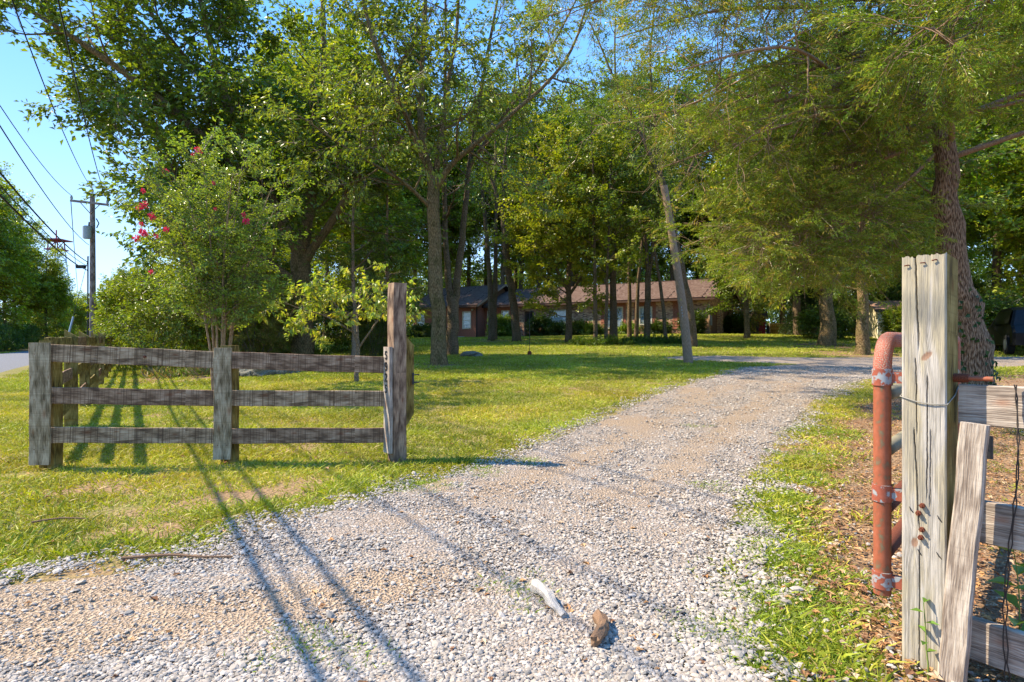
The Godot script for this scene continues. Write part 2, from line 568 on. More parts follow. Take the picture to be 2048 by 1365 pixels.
# ------------------------------------------------------------------ leaves
func leaf_into(b: MB, p: Vector3, dir: Vector3, up: Vector3, l: float, w: float, c: Color) -> void:
	var side := dir.cross(up).normalized()
	var nn := side.cross(dir).normalized()
	var fold := nn * w * 0.22
	b.col = c
	var k := b.v.size()
	b.vert(p, nn)
	b.vert(p + dir * l * 0.45 + side * w * 0.5 + fold, nn)
	b.vert(p + dir * l - nn * l * 0.12, nn)
	b.vert(p + dir * l * 0.45 - side * w * 0.5 + fold, nn)
	b.i.append_array(PackedInt32Array([k, k + 2, k + 1, k, k + 3, k + 2]))

# a leafy twig: grows along +x from the origin, y up
func spray(count: int, l: float, w: float, reach: float, thick: float, droop: float, cols: Array, sd: int, stem_col := Color(0.11, 0.085, 0.055)) -> ArrayMesh:
	var r := RandomNumberGenerator.new()
	r.seed = sd
	var b := MB.new()
	b.flat = true
	b.col = stem_col
	var twigs := [[Vector3.ZERO, Vector3(reach * 0.85, -droop * reach * 0.15, 0)]]
	for k in 3:
		var s := Vector3(reach * (0.15 + 0.25 * k), 0, 0)
		twigs.append([s, s + Vector3(reach * r.randf_range(0.2, 0.45), r.randf_range(-0.2, 0.35) * thick, r.randf_range(-1, 1) * thick)])
	for t in twigs:
		b.tube(PackedVector3Array([t[0], t[1]]), PackedFloat32Array([reach * 0.011, reach * 0.005]), 3, false)
	for k in count:
		var t: Array = twigs[k % twigs.size()]
		var f := r.randf_range(0.15, 1.05)
		var p: Vector3 = t[0].lerp(t[1], f) + Vector3(r.randf_range(-1, 1), r.randf_range(-0.6, 0.6), r.randf_range(-1, 1)) * thick * 0.35
		var dir := (Vector3(r.randf_range(0.0, 1.0), r.randf_range(-0.45, 0.35) - droop, r.randf_range(-1, 1))).normalized()
		var up := (Vector3.UP * 0.9 + Vector3(r.randf_range(-1, 1), r.randf_range(-0.6, 0.6), r.randf_range(-1, 1)) * 0.75).normalized()
		var c: Color = cols[r.randi() % cols.size()]
		var v := r.randf_range(0.78, 1.22)
		leaf_into(b, p, dir, up, l * r.randf_range(0.7, 1.2), w * r.randf_range(0.75, 1.2), Color(c.r * v, c.g * v, c.b * v))
	return b.done()

# feathery scale-leaf spray of a red cedar
func cedar_spray(sd: int, cols: Array, count := 64) -> ArrayMesh:
	var r := RandomNumberGenerator.new()
	r.seed = sd
	var b := MB.new()
	b.flat = true
	b.col = Color(0.17, 0.115, 0.075)
	b.tube(PackedVector3Array([Vector3.ZERO, Vector3(0.2, -0.01, 0), Vector3(0.38, -0.05, 0.01)]), PackedFloat32Array([0.004, 0.003, 0.002]), 3, false)
	for k in 9:
		var f := 0.06 + 0.035 * k
		var side := 1.0 if k % 2 else -1.0
		var p := Vector3(f, -0.05 * f, 0)
		var dir := Vector3(0.75, r.randf_range(-0.45, 0.3), side * r.randf_range(0.5, 1.0)).normalized()
		var ln := r.randf_range(0.09, 0.17)
		var c: Color = cols[r.randi() % cols.size()]
		for q in int(count / 9.0):
			var g := float(q) / 7.0
			var o := p + dir * ln * g + Vector3(r.randf_range(-1, 1), r.randf_range(-1, 1), r.randf_range(-1, 1)) * 0.012
			var d2 := (dir + Vector3(r.randf_range(-0.8, 0.8), r.randf_range(-0.7, 0.5), r.randf_range(-0.8, 0.8))).normalized()
			var v := r.randf_range(0.7, 1.3)
			leaf_into(b, o, d2, (Vector3.UP + rdirs(r) * 0.8).normalized(), r.randf_range(0.035, 0.065), 0.011, Color(c.r * v, c.g * v, c.b * v))
	return b.done()

func rdirs(r: RandomNumberGenerator) -> Vector3:
	return Vector3(r.randf_range(-1, 1), r.randf_range(-1, 1), r.randf_range(-1, 1))

func make_leaves() -> void:
	var dark := [Color(0.075, 0.12, 0.016), Color(0.10, 0.15, 0.018), Color(0.13, 0.175, 0.022), Color(0.085, 0.13, 0.02)]
	var mid := [Color(0.12, 0.17, 0.02), Color(0.155, 0.20, 0.022), Color(0.10, 0.15, 0.02), Color(0.19, 0.22, 0.03)]
	var yel := [Color(0.22, 0.25, 0.025), Color(0.18, 0.22, 0.022), Color(0.27, 0.27, 0.04), Color(0.14, 0.19, 0.02)]
	LEAF = {
		"oak": [spray(26, 0.125, 0.07, 0.62, 0.34, 0.15, dark, 101), spray(26, 0.125, 0.07, 0.62, 0.34, 0.15, dark, 102)],
		"ash": [spray(26, 0.125, 0.05, 0.6, 0.34, 0.5, mid, 111), spray(24, 0.125, 0.05, 0.6, 0.34, 0.5, mid, 112)],
		"maple": [spray(26, 0.125, 0.10, 0.6, 0.32, 0.1, yel, 121), spray(26, 0.125, 0.10, 0.6, 0.32, 0.1, yel, 122)],
		"myrtle": [spray(46, 0.062, 0.032, 0.42, 0.2, 0.1, mid, 131), spray(46, 0.062, 0.032, 0.42, 0.2, 0.1, mid, 132)],
		"dogwood": [spray(16, 0.11, 0.06, 0.34, 0.2, 0.75, [Color(0.26, 0.29, 0.05), Color(0.20, 0.26, 0.04), Color(0.33, 0.31, 0.07), Color(0.16, 0.22, 0.035)], 141)],
		"cedar": [cedar_spray(151, [Color(0.12, 0.155, 0.022), Color(0.16, 0.19, 0.028), Color(0.20, 0.20, 0.04), Color(0.09, 0.13, 0.02)]), cedar_spray(152, [Color(0.13, 0.16, 0.022), Color(0.24, 0.19, 0.05), Color(0.11, 0.15, 0.02)])],
		"far": [spray(30, 0.21, 0.14, 1.1, 0.7, 0.15, dark + mid, 161), spray(30, 0.21, 0.14, 1.1, 0.7, 0.15, mid, 162)],
		"bush": [spray(34, 0.07, 0.042, 0.36, 0.22, 0.0, mid, 171), spray(34, 0.07, 0.042, 0.36, 0.22, 0.0, dark, 172)],
	}

# ------------------------------------------------------------------ trees
func wander(p: Vector3, dir: Vector3, length: float, n: int, wob: float, lift: float) -> PackedVector3Array:
	var out := PackedVector3Array([p])
	for k in n:
		dir = (dir + rdir() * wob + Vector3.UP * lift).normalized()
		p += dir * length / n
		out.append(p)
	return out

func along(pts: PackedVector3Array, t: float) -> Vector3:
	var f := clampf(t, 0, 0.9999) * (pts.size() - 1)
	var k := int(f)
	return pts[k].lerp(pts[k + 1], f - k)

func heading(pts: PackedVector3Array, t: float) -> Vector3:
	var k := mini(int(clampf(t, 0, 0.9999) * (pts.size() - 1)), pts.size() - 2)
	return (pts[k + 1] - pts[k]).normalized()

func radii(n: int, r0: float, r1: float, flare := 0.0) -> PackedFloat32Array:
	var out := PackedFloat32Array()
	for k in n:
		var t := float(k) / (n - 1)
		out.append(lerpf(r0, r1, pow(t, 0.85)) * (1.0 + flare * exp(-t * n * 0.75)))
	return out

func basis_for(dir: Vector3, roll: float, sc: float) -> Basis:
	var x := dir.normalized()
	var up := Vector3.UP if absf(x.y) < 0.93 else Vector3.RIGHT
	var z := x.cross(up).normalized()
	var y := z.cross(x)
	return Basis(x, y, z).rotated(x, roll).scaled(Vector3(sc, sc, sc))

# stems: [[points relative to the base], bottom radius, top radius, first branch at, flare]
# o: n branches per stem, len, ang (0 along the stem, 1 square to it), lift, sub twigs, sublen, sprays per twig, leaf, scale, tint, bare (share of twigs without leaves), toward (bias), taper
func tree(called: String, label: String, base: Vector3, stems: Array, o: Dictionary, bark: String, group := "") -> Node3D:
	var root := thing(called, label, "tree", base, 0.0, group)
	grow(root, stems, o, bark)
	return root

func grow(root: Node3D, stems: Array, o: Dictionary, bark: String) -> void:
	var tr := MB.new()
	var br := MB.new()
	var tw := MB.new()
	var kinds: Array = LEAF[o.leaf]
	var where := []
	var tint := []
	for k in kinds.size():
		where.append([])
		tint.append(PackedColorArray())
	var tc: Color = o.get("tint", Color.WHITE) * 1.22
	var bias: Vector3 = o.get("toward", Vector3.ZERO)
	var az := rf(0, TAU)
	for s in stems:
		var n := maxi(6, int(s[0].size() * 4))
		var pts := curve(s[0], n)
		var wb: float = s[1] * 0.16
		for k in range(1, n + 1):
			pts[k] += Vector3(rf(-wb, wb), 0, rf(-wb, wb))
		tr.tube(pts, radii(n + 1, s[1], s[2], s[4] if s.size() > 4 else 0.0), 12 if s[1] > 0.12 else 7)
		var f0: float = s[3]
		var nb: int = int(o.n * (s[5] if s.size() > 5 else 1.0))
		for k in nb:
			var t := f0 + (1.0 - f0) * (k + rf(0.1, 0.9)) / nb
			az += 2.4 + rf(-0.5, 0.5)
			var p := along(pts, t)
			var h := heading(pts, t)
			var ax := h.cross(Vector3.RIGHT if absf(h.x) < 0.8 else Vector3.UP).normalized().rotated(h, az)
			var q := (t - f0) / maxf(0.01, 1.0 - f0)
			var ang: float = o.ang * (1.15 - 0.35 * q)
			var dir := (h * (1.0 - ang) + ax * ang + bias * 0.5).normalized()
			var ln: float = o.len * lerpf(1.0, o.get("taper", 0.5), q) * rf(0.65, 1.15) * (s[6] if s.size() > 6 else 1.0)
			ln *= 1.0 + 0.5 * maxf(0.0, dir.dot(bias))
			var r0: float = minf(lerpf(s[1], s[2], t) * 0.6, ln * 0.016 + 0.006)
			var bp := wander(p, dir, ln, 6, o.get("wob", 0.22), o.lift)
			br.tube(bp, radii(7, r0, r0 * 0.22), 6, false)
			var m := int(o.sub * clampf(ln / o.len, 0.4, 1.4))
			for j in m:
				var t2 := 0.22 + 0.78 * (j + rf(0.0, 1.0)) / m
				var p2 := along(bp, t2)
				var h2 := heading(bp, t2)
				var ax2 := h2.cross(Vector3.UP if absf(h2.y) < 0.9 else Vector3.RIGHT).normalized().rotated(h2, (0.0 if j % 2 else PI) + rf(-0.9, 0.9))
				var d2 := (h2 * 0.6 + ax2 * 0.75).normalized()
				var l2: float = o.sublen * rf(0.6, 1.25)
				var sp := wander(p2, d2, l2, 3, 0.25, o.lift * 0.6)
				tw.tube(sp, radii(4, minf(r0 * 0.4, 0.006 + l2 * 0.007), 0.003), 3, false)
				if rf(0, 1) < o.get("bare", 0.0):
					continue
				for e in o.sprays:
					var t3 := rf(0.2, 1.0)
					var d3 := (heading(sp, t3) + rdir() * 0.75).normalized()
					d3.y *= 0.6
					var w := rng.randi() % kinds.size()
					var sc: float = o.scale * rf(0.7, 1.25)
					where[w].append(Transform3D(basis_for(d3, rf(-0.7, 0.7), sc), along(sp, t3)))
					var v := rf(0.8, 1.2)
					tint[w].append(Color(tc.r * v * rf(0.92, 1.1), tc.g * v, tc.b * v))
	part("trunk", tr.done(), M[bark], root)
	if br.v.size():
		part("branches", br.done(), M[o.get("limb_bark", bark)], root).set_meta("kind", "stuff")
	if tw.v.size():
		part("twigs", tw.done(), M[o.get("twig_bark", "twig_bark")], root).set_meta("kind", "stuff")
	for k in kinds.size():
		scatter("crown", kinds[k], M.leaf, root, where[k], tint[k])

func copy_tree(proto: Node3D, label: String, at: Vector3, turn: float, sc: float, group: String) -> Node3D:
	var r := proto.duplicate()
	r.name = numbered("wood_tree")
	add_child(r)
	r.position = at
	r.rotation.y = turn
	r.scale = Vector3.ONE * sc
	tag(r, label, "tree", group)
	return r

# dome-shaped bush of leafy twigs on a few stems
func bush(called: String, label: String, at: Vector3, rx: float, h: float, count: int, kind: String, tc: Color, sc: float, group := "", category := "shrub", mode := 0) -> Node3D:
	var root := thing(called, label, category, at, 0.0, group)
	var st := MB.new()
	for k in 7:
		var a := rf(0, TAU)
		st.tube(wander(Vector3(cos(a), 0, sin(a)) * rx * 0.12, Vector3(cos(a) * 0.7, 1.3, sin(a) * 0.7).normalized(), h * 0.8, 4, 0.2, 0.05), radii(5, 0.012 + h * 0.008, 0.005), 5, false)
	part("stems", st.done(), M.twig_bark, root)
	var kinds: Array = LEAF[kind]
	for w in kinds.size():
		var where := []
		var tint := PackedColorArray()
		for k in count / kinds.size():
			var d := rdir()
			if d.y < -0.25 and rf(0, 1) < 0.5:
				d.y = -d.y
			var rr := pow(rf(0.25, 1.0), 0.45) * (1.0 + 0.25 * nz(d.x * 2.0 + at.x, d.z * 2.0 + at.z + d.y, 1.3))
			var p := Vector3(d.x * rx * rr, h * 0.48 + d.y * h * 0.5 * rr, d.z * rx * rr)
			p.y = maxf(p.y, rf(0.05, 0.2))
			if mode == 1:   # cone
				p = Vector3(d.x, 0, d.z).normalized() * rx * rr * (1.0 - (p.y / h)) + Vector3(0, p.y, 0)
			var out := (d + Vector3.UP * 0.3 + rdir() * 0.7).normalized()
			where.append(Transform3D(basis_for(out, rf(-0.8, 0.8), sc * rf(0.7, 1.25)), p - out * 0.15 * sc))
			var v := rf(0.78, 1.22)
			tint.append(Color(tc.r * v, tc.g * v, tc.b * v))
		scatter("foliage", kinds[w], M.leaf, root, where, tint)
	return root

# ------------------------------------------------------------------ ground, road, drive

var drive_l := [Vector2(-9.0, -6.0), Vector2(-8.5, -2.0), Vector2(-7.5, 1.0), Vector2(-4.8, 2.6), Vector2(-2.58, 3.02), Vector2(-1.94, 3.36), Vector2(-1.74, 3.84), Vector2(-1.25, 4.62), Vector2(-0.77, 5.28), Vector2(-0.32, 5.92), Vector2(0.33, 7.12), Vector2(1.28, 8.7), Vector2(2.57, 11.16), Vector2(3.93, 13.24), Vector2(6.1, 16.3), Vector2(8.2, 17.9), Vector2(7.6, 18.6), Vector2(5.4, 19.6), Vector2(5.1, 20.7)]
var drive_r := [Vector2(3.2, -6.0), Vector2(2.0, -3.0), Vector2(1.1, -1.0), Vector2(0.75, 1.0), Vector2(0.77, 2.16), Vector2(1.0, 2.7), Vector2(1.19, 3.14), Vector2(1.55, 3.9), Vector2(1.91, 4.62), Vector2(2.4, 5.5), Vector2(3.0, 6.6), Vector2(4.1, 8.4), Vector2(5.48, 10.5), Vector2(8.33, 13.96), Vector2(13.0, 16.9), Vector2(24.0, 18.8), Vector2(24.0, 21.2), Vector2(11.0, 20.6), Vector2(7.6, 21.6)]
var drive_poly := PackedVector2Array()

func drive_dist(x: float, d: float) -> float:
	# metres inside (+) or outside (-) the gravel outline
	var p := Vector2(x, d)
	var m := drive_poly.size()
	var best := 1e9
	for k in m:
		best = minf(best, p.distance_squared_to(Geometry2D.get_closest_point_to_segment(p, drive_poly[k], drive_poly[(k + 1) % m])))
	var inside := Geometry2D.is_point_in_polygon(p, drive_poly)
	return sqrt(best) if inside else -sqrt(best)

func right_edge(d: float) -> float:
	for k in range(1, 16):
		if d < drive_r[k].y:
			return lerpf(drive_r[k - 1].x, drive_r[k].x, (d - drive_r[k - 1].y) / (drive_r[k].y - drive_r[k - 1].y))
	return 1e3

func left_edge(d: float) -> float:
	for k in range(4, 16):
		if d < drive_l[k].y:
			return lerpf(drive_l[k - 1].x, drive_l[k].x, (d - drive_l[k - 1].y) / (drive_l[k].y - drive_l[k - 1].y))
	return 8.2

# compacted tan fines: wheel tracks and the sandy patch at the road end
func packed_fines(x: float, d: float) -> float:
	var rough := nz(x, d, 2.6) * 0.35 + nz(x, d, 0.7) * 0.6
	var v := smoothstep(0.2, 0.6, nz(x * 0.6 - d * 0.35 + 3.0, d * 0.25 + x * 0.5, 0.55) + 0.3 * nz(x, d, 2.6))
	v = maxf(v, (1.0 - smoothstep(0.2, 0.9, absf(d - 2.62 - 0.42 * (x + 1.3)) * 2.0 + 0.25 * nz(x, d, 3.0))) * smoothstep(0.2, -0.6, x))
	if d > 3.2 and d < 17.0:
		var u := (x - left_edge(d)) / maxf(0.5, right_edge(d) - left_edge(d))
		var t := maxf(exp(-pow((u - 0.33) / 0.10, 2.0)), exp(-pow((u - 0.68) / 0.10, 2.0)))
		v = maxf(v, smoothstep(0.25, 0.9, t + rough) * smoothstep(3.2, 5.0, d) * 0.8)
	return v

func litter_amount(x: float, d: float) -> float:
	# leaf litter and bare earth: right of the gate, under the cedar and round the trunks
	var v := smoothstep(0.12, 0.55, x - right_edge(d) - maxf(0.0, d - 8.0) * 0.22 + 0.35 * nz(x, d, 0.9) + 0.25 * nz(x, d, 3.0)) * (1.0 - smoothstep(14.0, 19.0, d))
	v = maxf(v, (1.0 - smoothstep(1.2, 3.6, Vector2(x - 13.2, d - 22.2).length() + nz(x, d, 0.9))) * 0.9)
	v = maxf(v, (1.0 - smoothstep(1.2, 3.2, Vector2(x - 14.8, d - 28.0).length() + nz(x, d, 0.9))) * 0.9)
	v = maxf(v, (1.0 - smoothstep(0.5, 1.1, Vector2(x + 2.15, d - 17.9).length() + 0.3 * nz(x, d, 2.0))) * 0.9)
	v = maxf(v, (1.0 - smoothstep(0.5, 1.9, Vector2((x + 0.6) * 0.45, d - 32.9).length() + 0.4 * nz(x, d, 1.2))) * 0.8)
	v = maxf(v, (1.0 - smoothstep(1.0, 2.2, Vector2((x + 8.1) * 0.55, d - 16.0).length() + 0.3 * nz(x, d, 2.0))) * 0.85)
	return clampf(v, 0, 1)

func bare_patch(x: float, d: float) -> float:
	return smoothstep(0.22, 0.55, nz(x + 31.0, d, 0.45) + 0.5 * nz(x, d + 17.0, 1.9) + 0.35 * nz(x, d, 5.0) - 0.22 * smoothstep(5.0, 9.0, d) + 0.10 * smoothstep(5.2, 4.2, d))

func ground_colour(x: float, d: float) -> Color:
	var dirt := Color(0.36, 0.23, 0.13)
	var straw := Color(0.36, 0.29, 0.12)
	var green := Color(0.21, 0.22, 0.04)
	var c := straw.lerp(green, clampf(0.45 + 0.9 * nz(x, d, 0.33) + 0.5 * nz(x + 9.0, d, 1.7), 0, 1))
	c = c.lerp(dirt, bare_patch(x, d) * 0.9)
	var l := litter_amount(x, d)
	c = c.lerp(Color(0.30, 0.175, 0.10).lerp(Color(0.40, 0.27, 0.16), 0.5 + 0.5 * nz(x, d, 2.3)), l)
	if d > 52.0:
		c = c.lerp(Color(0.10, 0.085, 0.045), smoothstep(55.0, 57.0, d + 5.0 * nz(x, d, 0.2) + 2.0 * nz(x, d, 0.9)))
	return c

func graded(lo: float, hi: float, fine_lo: float, fine_hi: float, step: float) -> PackedFloat32Array:
	var a := PackedFloat32Array()
	var v := fine_lo
	var st := step
	while v > lo:
		st *= 1.16
		v -= st
		a.insert(0, maxf(v, lo))
	v = fine_lo
	while v < fine_hi:
		a.append(v)
		v += step
	st = step
	while v < hi:
		a.append(v)
		st *= 1.13
		v += st
	a.append(hi)
	return a

func build_ground() -> void:
	for p in drive_l:
		drive_poly.append(p)
	for k in drive_r.size():
		drive_poly.append(drive_r[drive_r.size() - 1 - k])
	var xs := graded(-600, 600, -9.0, 7.0, 0.16)
	var ds := graded(-60, 900, 1.4, 14.0, 0.16)
	var b := MB.new()
	for j in ds.size():
		for k in xs.size():
			var x := xs[k]
			var d := ds[j]
			var e := 0.05
			var nn := Vector3(-(gh(x + e, d) - gh(x - e, d)) / (2 * e), 1, (gh(x, d + e) - gh(x, d - e)) / (2 * e)).normalized()
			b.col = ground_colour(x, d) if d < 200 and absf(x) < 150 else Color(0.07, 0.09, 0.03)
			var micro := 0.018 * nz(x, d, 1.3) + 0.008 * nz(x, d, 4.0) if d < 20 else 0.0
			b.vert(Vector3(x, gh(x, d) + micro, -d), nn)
	var w := xs.size()
	for j in ds.size() - 1:
		for k in w - 1:
			var a := j * w + k
			b.i.append_array(PackedInt32Array([a, a + w, a + w + 1, a, a + w + 1, a + 1]))
	structure("ground", b.done(), M.soil)

func build_road_and_drive() -> void:
	# the asphalt road beyond the left fence: slightly crowned strip on the line x = -4.3 - 0.63 d
	var b := MB.new()
	var dirv := Vector2(-0.63, 1.0).normalized()
	var side := Vector2(-1.0, -0.63).normalized()
	var n := 70
	for k in n + 1:
		var d0 := -50.0 + 250.0 * k / n
		for s in 7:
			var u := s / 6.0
			var off := 6.2 * u + 0.12 * nz(d0, s * 9.0, 0.5)
			var p := Vector2(-4.3 - 0.63 * d0, d0) + side * off
			b.vert(Vector3(p.x, gh(p.x, p.y) + 0.035 + 0.05 * sin(u * PI) - (0.08 if s == 0 or s == 6 else 0.0), -p.y), Vector3.UP)
	for k in n:
		for s in 6:
			var a := k * 7 + s
			b.i.append_array(PackedInt32Array([a, a + 1, a + 8, a, a + 8, a + 7]))
	var road := structure("road", b.done(), M.asphalt)
	# the gravel drive, a thin bed laid over the ground
	b = MB.new()
	var l3 := []
	var r3 := []
	for p in drive_l:
		l3.append(Vector3(p.x, p.y, 0))
	for p in drive_r:
		r3.append(Vector3(p.x, p.y, 0))
	var m := 200
	var cl := curve(l3, m)
	var cr := curve(r3, m)
	var cols := 30
	for k in m + 1:
		for s in cols + 1:
			var u := float(s) / cols
			var p := cl[k].lerp(cr[k], u)
			var w := cl[k].distance_to(cr[k])
			var edge := minf(u, 1.0 - u) * w
			var wob := 0.22 * nz(p.x, p.y, 1.1) + 0.10 * nz(p.x, p.y, 3.5)
			if s == 0 or s == cols:
				p += (cl[k] - cr[k]).normalized() * wob * (1.0 if s == 0 else -1.0)
			var y := gh(p.x, p.y) + 0.012 * nz(p.x, p.y, 1.3) + 0.006 * nz(p.x, p.y, 5.0) + lerpf(-0.03, 0.022, smoothstep(0.0, 0.25, edge))
			var dusty := packed_fines(p.x, p.y)
			b.col = Color(0.84, 0.76, 0.68).lerp(Color(0.94, 0.76, 0.56), dusty * 0.85)
			b.vert(Vector3(p.x, y, -p.y), Vector3.UP)
	for k in m:
		for s in cols:
			var a := k * (cols + 1) + s
			b.i.append_array(PackedInt32Array([a, a + cols + 1, a + cols + 2, a, a + cols + 2, a + 1]))
	structure("driveway", b.done(), M.gravel_bed)

# ------------------------------------------------------------------ house
func window_part(parent: Node, x: float, y: float, z: float, w: float, h: float, face := 0.0, curtain := 0.5) -> void:
	# sash window centred on x, sill at y, standing proud of the wall plane z
	var root := MeshInstance3D.new()
	root.name = "window"
	var f := MB.new()
	var t := 0.075
	f.box(Vector3(-w / 2 - t, -t, 0), Vector3(-w / 2, h + t, 0.07))
	f.box(Vector3(w / 2, -t, 0), Vector3(w / 2 + t, h + t, 0.07))
	f.box(Vector3(-w / 2, h, 0.002), Vector3(w / 2, h + t, 0.068))
	f.box(Vector3(-w / 2, -t, 0.002), Vector3(w / 2, 0, 0.09))
	f.box(Vector3(-w / 2, h * 0.5 - 0.025, 0.012), Vector3(w / 2, h * 0.5 + 0.025, 0.055))
	root.mesh = f.done()
	root.material_override = M.cream_trim
	parent.add_child(root, true)
	root.position = Vector3(x, y, z)
	root.rotation.y = face
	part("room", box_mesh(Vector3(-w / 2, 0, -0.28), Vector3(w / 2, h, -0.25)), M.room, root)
	for k in 2:
		var y0 := 0.0 if k == 0 else h * 0.5
		part("pane", box_mesh(Vector3(-w / 2 + 0.005, y0 + 0.025, 0.025), Vector3(w / 2 - 0.005, y0 + h * 0.5 - 0.025, 0.032)), M.pane, root)
	if curtain > 0.0:
		var cb := MB.new()
		for k in 10:
			var a := -w / 2 + w * k / 10.0
			cb.box(Vector3(a, h * (1.0 - curtain), -0.10 - 0.02 * (k % 2)), Vector3(a + w / 10.0 - 0.001, h - 0.01, -0.085 - 0.02 * (k % 2)))
		part("curtain", cb.done(), M.curtain, root)

# wall panel along x from x0 to x1 in the plane z, with rectangular holes [x centre, sill, w, h]
func holed_wall(x0: float, x1: float, y0: float, y1: float, z: float, thick: float, holes: Array) -> ArrayMesh:
	var b := MB.new()
	var xs := [x0, x1]
	for h in holes:
		xs.append(h[0] - h[2] / 2.0)
		xs.append(h[0] + h[2] / 2.0)
	xs.sort()
	for k in xs.size() - 1:
		var a: float = xs[k]
		var c: float = xs[k + 1]
		if c - a < 1e-4:
			continue
		var mid := (a + c) / 2.0
		var cut := []
		for h in holes:
			if absf(mid - h[0]) < h[2] / 2.0:
				cut.append(h)
		if cut.is_empty():
			b.box(Vector3(a, y0, z - thick), Vector3(c, y1, z))
		else:
			b.box(Vector3(a, y0, z - thick), Vector3(c, cut[0][1], z))
			b.box(Vector3(a, cut[0][1] + cut[0][3], z - thick), Vector3(c, y1, z))
	return b.done()

func slab(a: Vector3, b: Vector3, c: Vector3, d: Vector3, t: float) -> ArrayMesh:
	# roof plane a b (eave, left to right) c d (ridge, right to left), t thick
	var m := MB.new()
	var nn := (b - a).cross(d - a).normalized()
	var o := nn * t
	var w := a.distance_to(b)
	var h := a.distance_to(d)
	m.quad(d + o, c + o, b + o, a + o, Vector2(0, 0), Vector2(w, h))
	m.quad(a, b, c, d, Vector2(0, 0), Vector2(w, h))
	m.quad(a + o, b + o, b, a, Vector2(0, 0), Vector2(w, t))
	m.quad(b + o, c + o, c, b, Vector2(0, 0), Vector2(h, t))
	m.quad(c + o, d + o, d, c, Vector2(0, 0), Vector2(w, t))
	m.quad(d + o, a + o, a, d, Vector2(0, 0), Vector2(h, t))
	return m.done()

func lap_boards(parent: Node, x0: float, x1: float, y0: float, y1: float, z: float, step: float, mat_name: String, holes: Array, slope := 0.0, xf := Transform3D.IDENTITY) -> void:
	# overlapping horizontal boards in the plane z; a gable narrows them with height (slope = half width lost per metre)
	var y := y0
	while y < y1 - 0.02:
		var ya := y
		var yb := minf(y + step, y1)
		var lo := x0
		var hi := x1
		if slope > 0.0:
			lo = x0 + slope * (yb - y0)
			hi = x1 - slope * (yb - y0)
			if hi - lo < 0.1:
				break
		var cuts := [[lo, hi]]
		for h in holes:
			if yb > h[1] - 0.08 and ya < h[1] + h[3] + 0.08:
				var nxt := []
				for s in cuts:
					var l: float = h[0] - h[2] / 2.0 - 0.08
					var r: float = h[0] + h[2] / 2.0 + 0.08
					if r <= s[0] or l >= s[1]:
						nxt.append(s)
					else:
						if l > s[0] + 0.02:
							nxt.append([s[0], l])
						if r < s[1] - 0.02:
							nxt.append([r, s[1]])
				cuts = nxt
		for s in cuts:
			var b := MB.new()
			var t := Transform3D(Basis(Vector3.RIGHT, -0.09), Vector3((s[0] + s[1]) / 2.0, ya, z + 0.012))
			b.box(Vector3(-(s[1] - s[0]) / 2.0, -0.015, 0.0), Vector3((s[1] - s[0]) / 2.0, yb - ya, 0.022), xf * t)
			part("siding_board", b.done(), M[mat_name], parent)
		y += step

